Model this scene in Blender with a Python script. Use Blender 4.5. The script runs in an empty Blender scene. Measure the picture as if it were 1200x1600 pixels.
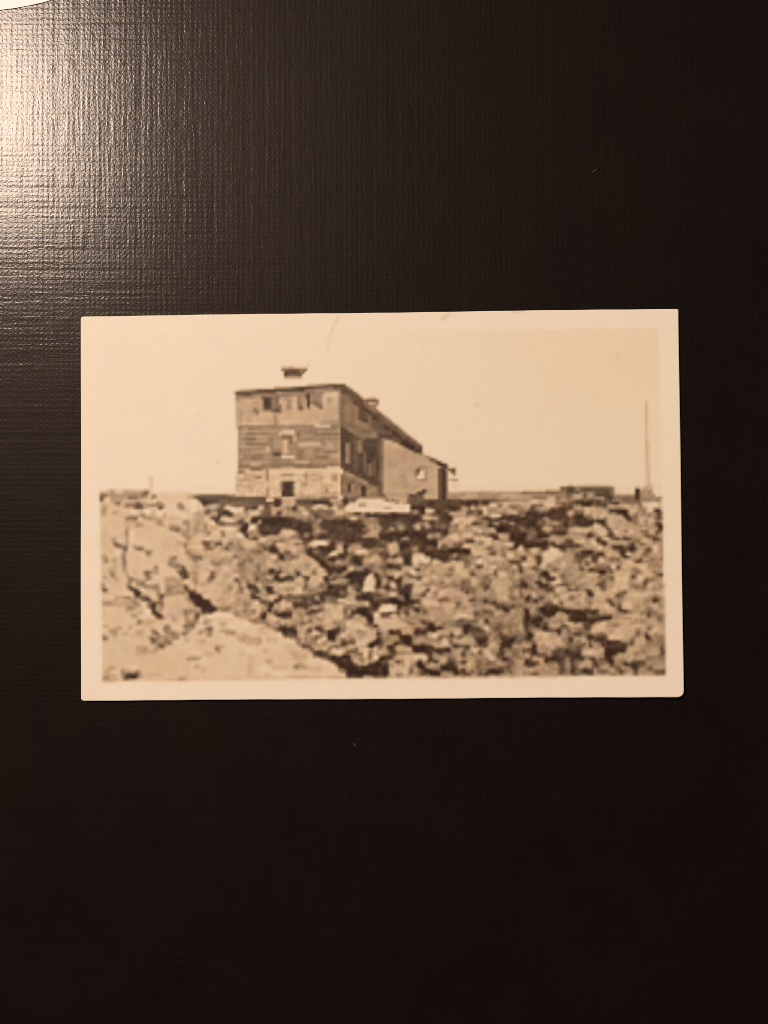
import bpy, bmesh, math
import numpy as np
from mathutils import Matrix, Vector

# An old sepia photograph lying on a dark linen-embossed surface, seen from above
# under one warm lamp.  Real size: the card is about 137 x 89 mm.
S = 0.0001474                 # metres per unit of the photograph's own grid (1200 x 1600)
H = 0.25                      # camera height


def P(px, py, z=0.0):
    """Place on the surface for a point read off the photograph (at height z)."""
    k = (H - z) / H
    return ((px - 600) * S * k, (800 - py) * S * k, z)


sc = bpy.context.scene
# ------------------------------------------------------------------ camera
cam_d = bpy.data.cameras.new('camera')
cam_d.sensor_fit = 'VERTICAL'
cam_d.sensor_height = 24
cam_d.lens = 24 * H / (1600 * S)
cam_d.clip_start = 0.01
cam_d.clip_end = 20
cam = bpy.data.objects.new('camera', cam_d)
cam.location = (0, 0, H)
sc.collection.objects.link(cam)
sc.camera = cam
# ------------------------------------------------------------------ world: dim warm room
w = bpy.data.worlds.new('World')
sc.world = w
w.use_nodes = True
bg = w.node_tree.nodes['Background']
bg.inputs[0].default_value = (1.0, 0.80, 0.76, 1)
bg.inputs[1].default_value = 0.038
# ------------------------------------------------------------------ the lamp
LAMP_POS = Vector((-0.672, 0.655, 1.50))
ld = bpy.data.lights.new('room_lamp', 'AREA')
ld.shape = 'RECTANGLE'
ld.size = 0.29
ld.size_y = 0.34
ld.energy = 37.0
ld.color = (1.0, 0.785, 0.63)
lo = bpy.data.objects.new('room_lamp', ld)
lo.location = LAMP_POS
zax = LAMP_POS.normalized()
xax = Vector((0, 1, 0)).cross(zax).normalized()
lo.rotation_euler = Matrix((xax, zax.cross(xax), zax)).transposed().to_euler()
sc.collection.objects.link(lo)
# ------------------------------------------------------------------ exposure
sc.view_settings.view_transform = 'Standard'
sc.view_settings.look = 'None'
sc.view_settings.exposure = 0
sc.view_settings.gamma = 1
sc.cycles.filter_width = 0.9
sc.cycles.use_denoising = False

# tonal strokes of the print: T = origin of a patch, L = x0 y0 x1 y1 width tone, P = filled outline, R = rectangle
ROCKS_TOP = """
T 150 760 7.7
R 750 110 1200 400 8.2
R 0 0 1200 36 9.2
R 0 36 130 66 9
R 690 0 1200 62 9.15
R 690 62 1200 112 8.6
R 150 44 420 66 7.4
R 420 40 590 62 8.2
L 180 110 640 110 90 6;30 110 150 110 40 4.5;20 165 80 165 45 3.5;50 140 80 140 40 1.5;130 175 170 175 28 8.5;185 75 235 75 40 6;240 60 330 60 40 8.3;600 80 650 80 40 4;570 110 620 110 40 4.5;405 140 530 140 35 4;700 135 750 135 65 5.4;720 180 750 180 30 9;240 205 300 205 35 3.5;180 180 330 180 30 6;370 215 620 215 60 5.2;370 240 460 240 40 4.5;465 255 590 255 65 3.2;590 245 700 245 60 6;690 240 750 240 30 4.5;755 210 845 240 60 5;785 270 815 270 32 2;820 240 845 270 40 4;1015 235 1070 240 60 5;1045 265 1100 265 40 5;1075 300 1165 300 30 7
L 95 230 95 380 70 6.3;95 290 95 350 35 5;180 300 300 300 40 7.5;205 335 265 335 30 6;620 310 690 310 60 9.2;690 330 740 330 50 7;300 365 560 365 30 7;370 400 520 400 40 4.5;400 395 490 395 25 3.7;470 430 525 435 40 4.2;560 365 625 365 60 5;595 400 700 400 40 5;350 465 580 470 60 6.5;500 495 590 495 35 5;720 405 850 430 50 5.5;755 460 845 460 45 4.8;790 490 880 495 30 6;865 350 865 420 35 5.5;880 400 1060 400 35 7;915 495 1090 500 35 6;915 530 1000 530 40 4.5;1010 545 1075 545 65 4;1100 460 1170 460 60 4.5;1080 590 1180 600 70 5;1150 450 1150 660 50 5;1140 640 1200 640 80 4.8
L 385 520 385 760 34 5;180 655 240 655 30 6;210 690 260 690 40 5;245 715 290 750 45 3.2;270 750 340 755 35 3;340 790 400 790 55 3;400 540 430 540 40 6;310 640 370 640 100 7;350 830 350 1050 50 4.5;310 1045 370 1045 60 5;370 1110 400 1110 60 5.5;405 1165 470 1170 50 4;415 1200 415 1280 50 4;480 1200 620 1200 50 4.8;530 1225 600 1225 30 4;620 1245 700 1245 40 5;705 1240 780 1240 80 5.5;465 750 530 750 35 5;500 780 590 780 35 3.8;530 785 590 785 25 3;620 805 690 815 40 4;630 845 685 845 40 5;630 880 680 880 30 6.6
R 50 900 330 1280 7.2
L 85 870 130 910 50 5.5;115 930 145 930 50 4.5;225 900 225 1050 30 5.5;150 1050 230 1050 60 6;180 1100 240 1105 50 4.3;240 1155 270 1155 60 5;90 1130 140 1130 40 6;50 1225 140 1230 40 4;80 1260 140 1260 50 3;590 1075 690 1075 45 4.2;625 1105 655 1105 32 3;620 1145 690 1140 50 5;720 1030 780 1030 80 5;690 1075 780 1070 50 5.5;915 900 1000 900 60 5;910 960 1000 990 70 5;1010 960 1030 1040 60 5;1010 1060 1070 1070 50 4.5;1045 1005 1100 1005 40 4;1075 1050 1135 1050 60 2.6;1050 1095 1170 1095 55 2.6;1080 1140 1160 1140 40 2.6;1140 845 1200 845 40 3.8;1140 800 1200 800 30 5;1150 890 1200 890 40 6;850 1180 1080 1190 100 5.5;880 1240 980 1240 70 4.8;1040 1240 1100 1240 60 5;1100 1260 1140 1260 40 3.3;1000 715 1200 720 60 6.3;1110 735 1140 760 40 5;432 640 470 640 120 8.5
T 300 760 6
R 0 0 545 98 9
R 545 0 1120 128 8
R 0 500 560 1280 6.4
R 560 640 1200 1280 5.4
L 30 145 900 145 35 2.5;100 180 940 190 60 2.6;130 205 350 205 30 1.2;330 185 440 185 40 3.2;390 220 440 220 60 3.2;520 210 830 235 50 3.2;620 170 930 180 60 2.6;740 205 800 205 30 2;100 112 440 112 26 4;0 240 60 240 150 8.8;60 260 120 260 100 7.5
L 170 240 350 240 30 5;220 270 320 270 30 6;170 320 220 320 70 3;190 290 350 290 25 3;230 330 320 330 50 5.5;340 300 340 380 50 3;385 230 385 330 60 2.8;425 290 425 380 50 2.3;430 335 500 340 50 2;450 365 515 365 32 1.2;330 365 440 365 40 1.8;240 395 340 400 40 2.2;290 430 320 430 30 1.8;350 440 400 440 40 4;415 270 510 270 40 7.5;480 300 640 300 40 8.3;510 325 580 325 40 8.3;650 310 730 300 60 4.5;835 270 890 270 32 7;710 312 830 308 40 6.5;740 335 800 335 40 7;1000 270 1120 270 30 6;1150 200 1200 200 60 7.5;1150 300 1190 300 30 7;680 270 820 270 32 2;900 300 980 300 130 2.8;860 340 1000 340 60 2.8;1060 340 1120 330 40 2.2;1030 190 1115 190 65 1.5;1030 240 1080 240 30 2;780 400 1200 400 45 1.2;740 430 820 430 60 0.8;880 440 1200 440 70 0.8;900 460 1000 460 35 0.3;830 500 1200 500 40 1.2;840 540 1100 545 70 1.8;860 590 1080 590 30 2.2;900 530 960 540 50 2.4;640 500 700 500 80 1;650 530 680 610 45 0.9;610 530 645 530 90 1.8;670 620 710 620 40 1.8;740 655 820 655 40 2;770 690 800 690 25 3;700 560 760 570 40 3.5;705 515 800 515 60 8;820 490 820 560 30 4.5
L 370 400 440 400 40 7;415 432 515 432 32 8.5;340 465 600 465 32 3.2;540 460 640 440 50 3;590 430 640 430 30 3;380 490 500 495 35 4;160 400 200 400 40 7;225 445 255 445 50 8;260 465 290 465 30 8.8;205 430 205 530 35 7.2;130 495 190 495 35 4;30 520 190 520 80 5;350 530 540 530 50 8;420 560 480 560 40 9;260 580 350 580 70 8;190 590 225 590 35 4;400 570 400 640 35 4.2;355 570 385 570 40 5;0 530 30 530 120 6;420 600 600 600 80 7.2;580 625 650 640 50 8;130 655 220 655 35 8.3;220 640 350 640 60 7.3;0 670 120 660 120 7.2;400 650 400 730 50 7.2;130 690 370 690 30 5;130 715 220 715 35 3.2;160 765 250 770 70 3.8;290 715 350 720 35 3;290 780 320 780 35 7.3;250 770 290 760 50 4.3;350 780 450 780 70 5.5;415 780 445 780 32 2.8;450 720 510 720 40 4.2;460 760 600 760 60 5;580 745 640 755 40 4.5;610 690 660 690 100 6.8;660 720 800 720 100 7;0 755 120 760 40 8;830 690 900 665 60 6.8;900 655 930 655 32 8;1010 690 1150 685 35 3.5;1020 660 1150 655 25 5;1160 600 1200 600 100 7.2;850 740 960 745 40 4.2;890 780 1000 780 40 3;960 760 1060 770 70 1.8;970 800 1060 820 60 1.8;1050 840 1100 860 40 1.8;1090 880 1150 880 50 1.2;1120 910 1190 910 35 2;800 790 870 795 40 5;780 815 900 815 30 4;1150 815 1200 815 35 2.5;1060 730 1200 740 50 6.8;1080 800 1140 820 40 5.5;960 885 1060 885 60 7;930 950 1050 950 50 7;1020 930 1080 930 60 5;960 1000 1060 1000 50 7;1100 960 1200 960 60 6
L 0 890 120 895 70 4;50 910 50 1010 50 4.2;0 980 30 980 50 7;0 1100 50 1100 200 6;60 960 250 960 80 6.8;130 1010 260 1010 30 7.5;260 970 350 975 40 4.5;360 930 500 930 80 5.3;230 940 300 940 30 5;350 840 480 850 50 6.5;100 1100 200 1140 130 7.5;260 1060 260 1140 55 4.5;195 1170 250 1180 60 4.5;230 1135 255 1140 35 3.5;50 1180 50 1240 40 4.3;350 1080 350 1280 70 7.2;390 1040 450 1040 60 7.5;415 1100 470 1100 60 6;450 1170 500 1180 50 7.2;420 1250 520 1260 40 5.3;520 880 580 880 30 4.5;510 940 570 940 60 6.8;680 930 770 930 50 4;655 900 655 1110 35 4.8;600 970 640 1000 60 4;540 1080 600 1080 30 4.5;520 1105 570 1105 30 7;610 1120 660 1120 80 4.2;530 1165 580 1175 40 3;550 1195 580 1195 40 3;600 1200 600 1270 30 3;710 1060 710 1200 60 5.5;770 1090 830 1090 50 3.5;815 1130 815 1210 35 2.6;848 990 848 1050 30 3;810 975 840 985 40 4;860 1080 960 1100 60 4.2;960 1040 1040 1040 35 2.5;970 1070 1020 1070 35 1.8;1040 1070 1140 1080 50 3;1030 1135 1100 1140 70 1.5;1060 1170 1200 1175 50 1.8;1160 1130 1200 1130 50 2;1120 1105 1180 1105 35 6.5;930 1165 1030 1165 40 3;930 1130 1000 1130 35 5.5;680 1205 730 1210 50 3;700 1240 780 1260 50 2.2;780 1200 900 1210 60 3.5;930 1265 1020 1265 50 1.5;1060 1230 1150 1230 35 7;1040 1260 1200 1265 40 5.8
T 450 760 4
R 80 0 690 125 7.6
R 690 0 1200 125 4
L 620 15 655 15 40 9;0 60 45 60 130 0.8;755 30 785 30 60 1.2;915 60 975 60 130 1.5;1140 60 1200 60 130 2.5;80 110 500 110 40 7;100 145 180 145 30 7;210 140 500 140 30 4
P 8.7 880,150 1200,150 1200,320 690,320 700,290 750,220
L 880 220 970 240 50 6.3;730 145 880 145 40 4;780 175 850 175 40 3;690 190 750 190 70 1.2;630 145 655 145 35 9.3;530 170 650 185 40 6.8;560 215 690 215 40 5;100 180 500 180 50 2.8;300 207 520 207 32 1.3;150 225 260 230 60 2.8;480 230 560 240 40 2;40 265 110 265 70 1.6;110 280 150 280 80 4;150 270 200 270 35 6.5;240 275 290 275 70 3;300 270 370 270 60 7;330 300 370 300 40 7.3;370 240 430 240 35 7.5;435 270 495 270 35 8.8;560 270 625 270 35 9;640 265 690 260 40 3.5;440 300 700 300 35 5.8;570 330 690 335 40 6.5;180 335 240 335 35 9;240 335 270 335 35 6;0 190 80 190 90 7;0 330 180 330 60 4.5;280 320 570 330 50 3.5;0 365 300 365 40 4.8;300 390 380 390 40 5.3;340 365 400 365 40 2.5;690 310 730 310 60 6.5;820 335 910 335 35 1.8;910 335 1200 335 30 4;980 365 1200 365 40 1.8;750 350 820 350 60 4.5
L 0 440 200 440 60 1.6;110 480 300 480 100 1.6;200 420 370 430 60 2.8;50 540 300 550 60 1.4;0 490 60 500 80 1.4;150 600 300 600 60 1.8;180 410 240 420 50 4.2;300 400 330 400 40 5;370 435 400 435 40 5;380 470 380 540 35 4.2;335 560 400 560 40 5.5;300 595 430 595 30 4;210 610 240 610 60 5.3;430 440 800 440 60 2;400 480 520 480 100 2;500 540 760 540 110 2;560 460 720 460 35 1;760 490 970 490 40 1;800 560 960 560 130 1.3;540 620 900 620 120 2;700 660 960 660 90 1.6;400 620 530 620 60 2;180 655 530 650 40 1.9;760 440 920 440 50 1.8;785 400 850 400 35 6.8;960 680 1100 680 80 1.7;930 740 1200 730 60 2;1150 620 1200 620 90 1;1100 700 1180 700 40 2.2;950 440 1100 430 60 4;1040 400 1070 400 35 6;1010 500 1130 500 50 4.5;1055 500 1055 600 40 5.8;1110 525 1140 525 50 6;950 530 1030 580 60 3.5;1010 590 1100 590 40 5.5;950 625 1100 625 30 4.5;1150 430 1200 430 120 2;270 725 500 720 30 7.8;320 690 495 690 40 7.8;250 755 360 755 30 6;500 700 530 700 80 4
L 370 760 560 760 40 1.5;260 790 540 810 70 1.5;220 845 300 855 60 1.2;280 875 380 890 50 1.2;330 920 440 940 70 0.8;400 980 500 990 70 0.8;440 1010 560 1040 60 1;500 1060 740 1060 90 1.2;330 840 370 840 50 3;310 815 400 815 40 2.8;380 870 460 870 50 2.2;560 690 560 790 60 2;490 905 600 905 40 1.3;600 880 720 880 60 1.6
P 6.2 500,880 520,830 600,790 610,740 690,740 690,830 620,860
L 540 850 620 850 35 7.2;640 750 665 750 30 7;690 755 750 755 40 1;700 820 750 820 110 2;760 830 820 830 130 5;820 750 910 750 40 5.5;850 820 970 825 60 8;900 820 930 820 40 8.8;980 830 1010 830 30 6.5;760 880 950 880 60 3;800 920 950 940 100 1.6;1000 870 1050 870 60 4.2;500 960 600 960 60 3;600 945 660 945 40 5.5;650 965 780 970 40 4;780 1040 820 1040 40 7.5;820 1040 850 1060 40 4.5;700 1100 750 1080 40 5;560 1100 700 1120 40 3.2;500 1140 720 1160 60 3.3;560 1165 600 1165 40 1.4;760 1120 950 1100 80 0.8;720 1140 760 1140 40 0.5;780 1180 960 1200 90 1;980 1040 980 1130 40 1;560 1200 750 1200 32 6.3;600 1240 760 1240 35 2.5;820 1250 940 1250 40 3.2;950 930 1000 930 80 5.8;1000 940 1080 920 70 6.5;1050 895 1150 890 60 7;1040 945 1075 945 40 7.5;1080 960 1200 950 80 5.5;1040 980 1040 1070 50 4;1100 1030 1200 1030 80 4.3;1170 1100 1200 1100 60 5;1140 840 1200 840 40 3;940 1070 1040 1070 40 1.2
P 8 1010,1110 1070,1110 1100,1200 1080,1280 945,1280 950,1190
L 1080 1110 1140 1120 50 1.5;1130 1150 1130 1270 50 1.6;1170 1150 1200 1150 150 5
P 6 0,560 130,620 220,830 340,930 480,1060 490,1110 440,1280 0,1280
L 0 590 80 590 40 7.3;0 565 40 560 40 7.8;30 630 140 630 40 5;0 655 130 655 30 4;0 690 170 690 32 7;0 730 80 730 40 6.5;100 720 150 720 40 4;150 620 200 640 60 2.5;215 690 215 790 40 3.5;30 790 110 790 60 7.5;0 825 30 825 40 3.5;100 810 200 815 30 5;0 880 130 880 40 4.2;150 900 210 900 80 6.5;50 950 150 940 50 7;240 930 330 930 60 6.2;210 990 260 990 80 5.2;0 1000 200 1000 70 6.2;290 1000 290 1090 40 6.8;310 1080 360 1080 60 4;370 1090 440 1070 80 6.5;80 1070 150 1070 35 3;110 1100 150 1100 40 1.8;0 1085 60 1095 40 5;0 1140 80 1140 50 2.2;180 1135 270 1135 40 2.3;210 1195 270 1195 60 2.8;80 1165 170 1165 50 6.8;20 1220 200 1220 70 7;280 1180 420 1180 120 6.8;420 1100 420 1200 40 7;440 1100 490 1100 40 6.5;460 1165 500 1165 50 0.5;500 1200 530 1200 30 0.6;500 1268 560 1268 40 0.5;430 1240 500 1250 60 3
T 600 760 3
R 0 0 680 140 6.2
L 690 0 690 180 30 5;715 0 715 180 30 3;752 0 752 170 34 0.7;785 0 785 190 30 3;810 30 1200 30 70 9;810 110 1200 110 90 7;960 110 1020 110 30 5.5;810 145 1200 145 40 7.3;800 175 1200 175 32 3.3;790 210 1200 210 60 1.9;440 55 510 45 40 2.5;410 85 510 80 35 1.8;350 70 420 75 30 4.5;320 110 420 115 50 2;310 100 310 200 45 4;330 150 460 150 50 2.6;360 190 800 190 60 2.4;340 240 600 240 50 2;350 270 510 270 40 0.4;440 300 510 300 45 0.5;580 245 640 245 60 1;460 140 600 150 30 5;625 100 625 190 40 6.5;520 170 600 175 30 5;0 90 20 90 60 4;0 175 130 175 35 3.3;130 205 190 205 30 2.8;30 120 90 120 50 7;130 160 280 170 60 5.8
P 8.7 0,195 120,195 190,220 320,225 320,318 0,318
L 30 270 90 270 35 6.8;190 200 290 200 50 7;320 330 430 310 50 4.5;0 335 420 335 25 4.6;520 300 610 300 35 7.5;545 300 575 300 30 9.3;680 240 700 240 30 5;650 300 900 300 80 1.6;830 290 890 300 40 1;780 300 830 300 30 3.5;0 370 330 370 45 1.4;330 365 480 370 60 2.5;0 440 880 430 110 2;480 390 670 400 35 5.5;510 395 575 395 40 7.3;510 365 580 360 40 5;690 370 890 390 60 1.5;180 440 400 440 30 1.6;0 520 600 520 110 2;160 480 250 490 80 3.8;60 530 130 530 40 4.5;180 530 240 520 40 4.5;390 495 450 495 50 6;420 525 445 525 40 7.2;440 465 550 465 40 5;520 500 580 500 35 5;600 520 800 540 100 1.7;640 490 780 490 40 3;700 590 800 590 40 1.5;0 630 200 630 100 0.9;220 620 540 620 90 0.9;540 620 610 625 40 5;570 650 600 655 30 4.5;640 610 705 605 50 4.5;225 680 320 680 40 4;250 655 290 650 25 4.5;320 700 540 720 90 1.6;200 740 320 740 100 1.2;330 740 540 760 100 1.8;360 780 410 770 40 4.5;540 700 660 720 80 1.4;580 715 640 720 45 0.6;550 770 680 780 60 2.8;695 680 695 770 30 5;700 745 740 745 50 7.5;740 690 800 685 40 6.8;740 770 770 770 60 1
P 6 30,710 160,710 190,800 100,860 50,820
L 60 750 100 750 40 7;0 755 30 755 80 3;0 880 60 880 60 1.6;130 880 160 880 35 0.8;170 845 210 845 60 3.5;220 830 330 850 60 2.2;240 900 340 900 80 1.2;250 940 320 940 50 0.7;40 930 230 940 50 6;160 905 225 920 50 6.5;0 920 30 920 40 2.4
P 8 360,890 390,850 540,860 570,890 560,960 440,980 360,990
L 390 845 440 845 30 7;470 880 510 880 30 8.7;510 850 600 850 40 1.2;590 870 650 880 40 1.2;600 840 820 850 60 1.7;700 890 770 900 60 1.4;700 815 860 805 60 1.5;860 815 1055 815 40 0.8;840 780 1000 775 30 2;870 860 1000 870 60 2.4;865 850 895 850 35 6;950 900 1090 920 70 3.5;900 940 1000 940 40 3.5;720 940 760 940 40 3
P 5.8 830,480 900,280 1030,260 1200,300 1200,780 1080,780 830,760 720,740 720,680 800,600
L 830 340 900 330 50 5.5;900 290 1020 290 70 6;1030 330 1200 340 100 3.5;1050 370 1200 370 40 3.8;1100 270 1130 270 40 7.5;930 400 1120 400 40 7;900 430 930 430 30 8;1000 420 1100 430 50 7;1100 465 1200 460 40 2.5;960 495 1000 495 50 7;1020 495 1060 495 30 4;830 500 920 500 50 4;840 550 920 550 60 4.6;1120 530 1170 530 40 7.3;820 590 950 590 35 3.2;830 620 930 620 60 6.8;870 650 920 650 50 7.3;1000 620 1090 610 50 7;1120 590 1170 590 30 4;1010 690 1120 690 50 3;1050 690 1120 690 30 2;990 750 1090 750 35 7.5;860 730 990 720 70 3.5;930 765 960 765 50 2.4;1150 660 1200 650 40 7;1090 820 1200 820 100 6.8;1180 780 1200 780 100 7.5;1070 900 1150 890 60 4.6;1060 950 1150 950 50 4.6;1160 940 1200 940 40 8;720 760 800 760 60 3;840 815 1055 815 40 1
P 6 230,990 360,990 560,960 600,930 700,930 760,960 1000,970 1200,1000 1200,1280 380,1280 330,1230 230,1250
L 600 940 690 940 50 7;560 950 600 950 50 5;770 970 830 970 40 7;830 950 890 950 40 6.5;900 1000 990 1000 90 7.3;900 970 1000 970 30 7;1000 980 1100 990 40 4.5;1090 1000 1150 1010 40 7;1150 1010 1200 1010 30 3;800 1040 865 1040 40 3.5;770 1110 830 1110 40 4.6;930 1070 1060 1080 60 7;1060 1070 1120 1070 40 4.6;1090 1105 1150 1105 35 3;1110 1170 1150 1170 40 7;610 1135 640 1140 50 8;540 1060 580 1060 60 6.8;440 970 540 990 35 4.8;380 1040 450 1040 40 4;415 1040 445 1040 30 2;510 1025 540 1025 60 5;345 1030 345 1140 30 7;355 1070 385 1080 30 9;320 1110 400 1110 30 7.5;260 1100 320 1100 80 4.2;320 1135 480 1135 35 3;415 1165 475 1165 40 2.4;480 1170 540 1170 60 7;290 1200 450 1190 35 7;390 1240 440 1220 60 5;580 1070 640 1070 40 4.8;580 1190 640 1190 60 4.8;700 1200 740 1200 40 4.2;960 1200 1080 1200 60 4;980 1250 1060 1250 50 3.6;620 1250 700 1250 40 7;760 1240 830 1250 50 7;1100 1220 1150 1220 60 6;30 1000 100 1005 40 0.6;0 970 120 980 40 2.4;130 1030 190 1040 50 1.6;30 1075 130 1070 40 4.6;40 1105 220 1100 30 6.3;130 1080 220 1070 40 6;130 1130 180 1130 40 6.5;0 1140 100 1150 40 2.4;70 1165 130 1165 30 1.5;160 1185 220 1185 60 1.7;0 1210 30 1210 70 6;100 1230 160 1235 30 8.3;170 1250 220 1250 60 2;230 1230 290 1230 60 5.5;300 1260 360 1265 40 1.4;0 1265 60 1265 40 1.5;70 1200 140 1200 50 3.5;240 1180 300 1180 60 5.5
T 750 760 5
R 0 0 1000 60 9
R 0 62 1010 230 6
L 0 75 200 80 30 7;530 80 800 80 30 4.8;820 75 1010 80 40 4.3;650 110 800 110 30 5.5;660 140 820 140 30 4.4;0 110 200 120 60 5.5;270 110 500 110 60 6.8;530 135 600 135 60 6.2;0 175 180 175 35 3.2;180 175 400 175 35 3.8;400 180 640 180 30 5;640 190 720 190 50 7.3;850 185 940 185 110 7.3;820 210 930 240 50 7.3;20 207 110 207 35 1.5;270 205 640 210 40 6.6;130 230 210 240 40 8;240 240 270 240 40 2.8;300 240 370 240 40 7;1010 40 1060 40 50 4;1070 60 1200 60 130 3;1110 50 1160 50 30 1.8;1170 110 1200 110 40 5;1080 140 1150 140 40 4;950 170 1010 170 90 4.5;1010 175 1075 175 35 7;1010 205 1200 205 40 3.3;15 270 75 270 35 9;50 325 80 325 60 8.5;145 330 180 330 35 9;150 370 210 370 35 8;205 370 245 370 32 8.8;0 325 20 325 60 2;90 300 230 300 50 5;240 300 460 300 40 6;370 240 500 240 30 4;400 270 460 270 30 3.2;470 275 550 275 50 4.3;560 250 620 250 35 6;650 240 780 240 35 3.5;620 280 690 280 50 2.8;750 300 820 300 40 5.8;340 330 460 330 30 5.8;250 330 330 330 30 4.2
P 2 270,360 460,345 480,310 600,320 850,305 900,260 1080,240 1100,300 1090,440 900,440 860,500 850,700 840,760 540,760 440,780 430,700 370,690 370,590 200,570 170,500 90,480 20,400 260,390
P 2.8 1080,220 1200,240 1200,500 1090,600 900,600 880,500 1090,440
L 660 365 720 365 45 1;590 330 720 330 30 1.3;780 365 850 365 30 1.1;500 365 560 370 35 5.5;720 330 850 330 30 3;430 400 560 410 60 1.3;340 430 370 430 35 1;370 460 430 465 35 4.5;270 440 340 440 30 4;170 465 240 465 35 5;20 400 170 400 35 2;110 495 180 490 35 1.3;200 540 300 550 50 1.2;500 525 560 530 40 4;590 560 690 570 60 3.8;590 635 690 635 80 3;720 620 850 620 50 1.2;720 655 850 655 30 3.6;600 500 720 495 35 1.5;390 640 560 640 90 1.2;560 745 660 755 40 1;640 710 860 720 50 1.5;750 750 780 750 50 0.9;450 730 450 800 40 1.8;340 780 470 785 35 3;785 400 850 400 35 4.8;820 440 910 460 60 4.5;720 465 780 465 35 3.8;785 525 880 530 40 6.5;800 500 880 500 35 4;820 560 870 560 30 5;1105 335 1165 340 50 5.5;1075 390 1075 500 40 1.6;1080 500 1110 500 40 1;1110 560 1200 550 50 5.3;1070 620 1160 625 40 5;1170 640 1200 640 90 5.3;880 590 1070 590 40 1.6;920 650 960 650 60 5;940 680 1010 685 60 5.8;1080 690 1165 690 35 1.6;900 720 940 720 40 1.6;940 750 1190 750 40 1.8;1010 805 1080 810 50 2.4;1050 720 1200 720 30 2.8;1000 540 1060 540 60 2.4;80 555 180 560 50 6;0 560 20 560 40 8;0 620 210 620 35 2.5;115 625 205 625 35 1.5;240 620 330 620 50 6.5;140 655 240 655 30 3;0 445 100 450 60 4;30 535 60 535 60 4.5;0 655 140 670 50 6.8;0 725 140 710 80 7;0 720 45 720 35 4;120 800 200 810 90 4;150 840 170 850 60 3.2;200 730 300 735 80 5.8;300 720 400 720 40 7.5;270 860 330 860 60 4;0 830 80 830 60 7;490 770 530 780 50 7.8;620 810 720 800 50 7;720 790 800 800 40 5;450 820 560 820 40 6.5;780 790 850 780 30 2;560 800 620 820 40 4;340 850 430 860 60 6.8;370 880 400 880 35 8;430 850 500 860 60 5
L 500 885 560 895 40 2.8;530 915 560 920 40 2;370 940 500 940 40 3;460 980 520 990 50 3;515 1000 515 1090 40 2.6;590 910 650 910 40 6.5;530 975 690 975 35 7.5;690 885 750 885 50 2;735 890 735 970 40 2.3;660 1005 720 1010 50 2.6;680 1035 750 1040 50 3;630 855 690 855 40 5
P 7 780,840 880,775 970,770 1040,830 1060,870 1000,950 900,960 830,950 810,1020 760,1010 790,920
P 5.8 1060,830 1200,800 1200,1050 1000,1060 830,1030 900,960
L 880 800 970 800 50 8;790 850 850 850 40 8.2;880 850 970 850 90 8.3;820 915 900 910 60 8;980 850 1040 850 30 8;1010 985 1080 980 60 6.8;910 1035 980 1040 50 4;830 990 900 995 60 4.8;1140 1070 1200 1070 40 7;770 1080 850 1080 40 1.3;760 1110 870 1110 50 1;820 1130 850 1130 40 0.4;820 1160 940 1160 45 1.8;745 1090 745 1160 40 3.5;720 1165 820 1170 30 5;870 1100 980 1110 35 6.5;700 1205 780 1210 50 1.6;720 1250 830 1260 70 1.5;800 1235 900 1250 60 3;920 1200 1010 1200 30 8;950 1165 1010 1170 50 7;1010 1230 1100 1230 30 3;1010 1130 1060 1140 40 4;0 900 300 910 40 7;0 940 20 940 40 8.5;60 975 80 975 50 7.8;100 1005 200 1005 30 7;80 950 240 950 40 5.5;0 1010 20 1010 30 3;20 1045 150 1040 60 6.3;195 1050 195 1120 35 3.2;240 1105 340 1110 60 6.8;400 1010 460 1010 50 6.6;0 1140 110 1140 60 3.7;0 1190 140 1190 60 3.8;0 1240 110 1235 30 2.6;50 1265 110 1265 40 1.5;150 1215 400 1235 90 6;400 1215 460 1215 60 3.8;530 1160 530 1280 60 2.8;545 1220 545 1280 35 2;560 1190 680 1200 90 4.6;590 1070 690 1070 40 6.3;590 1110 680 1110 30 4.3;340 1090 460 1080 60 5;430 1105 500 1110 40 6.5
T 900 760 5.6
R 480 0 735 95 9
R 930 0 1090 40 9
R 1085 0 1200 1280 8.9
L 0 20 440 20 50 4.8;60 45 430 45 40 2.8;0 80 40 80 40 2.6;0 130 60 130 60 7;115 90 115 160 40 3;130 140 220 140 50 5;160 135 190 135 40 6.5;230 90 350 95 40 3;260 110 350 110 35 1.8;305 135 305 190 30 5;360 110 470 120 110 2;440 70 480 70 60 4.5;480 110 730 110 30 6.8;490 140 740 140 35 4;540 180 800 180 50 4.2;810 60 920 60 120 6.2;770 35 770 155 60 2.8;810 130 1000 130 60 5;930 90 1000 110 60 7;1000 145 1055 150 40 5.5;830 175 1050 175 35 4.5;1070 160 1070 300 30 7;0 180 250 175 40 3;0 210 220 210 35 2;70 240 190 240 30 1.4;255 207 320 207 35 1.4;330 210 440 205 60 2.8;445 207 540 207 32 1.8;550 205 700 205 40 4.5;230 245 380 250 50 3;300 270 380 270 40 2.5;400 240 550 245 40 5.5;540 235 620 240 30 6.8;770 225 830 250 60 4.2;800 300 860 320 50 4.6;830 220 1020 220 60 7.2;895 240 1020 240 35 9;900 295 940 295 50 8.5;610 250 760 260 60 6.8;680 305 760 315 70 6.6
P 6.3 420,450 520,355 640,400 760,480 860,540 800,640 500,600 450,560
P 9 925,-10 1095,-10 1095,128 1010,128 960,70 925,30
P 9 735,-10 850,-10 850,30 800,60 735,20
P 5.9 812,134 828,66 880,-20 935,-20 955,66 1010,134
L 770 30 770 155 56 2.2;920 -20 920 110 24 5
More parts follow.
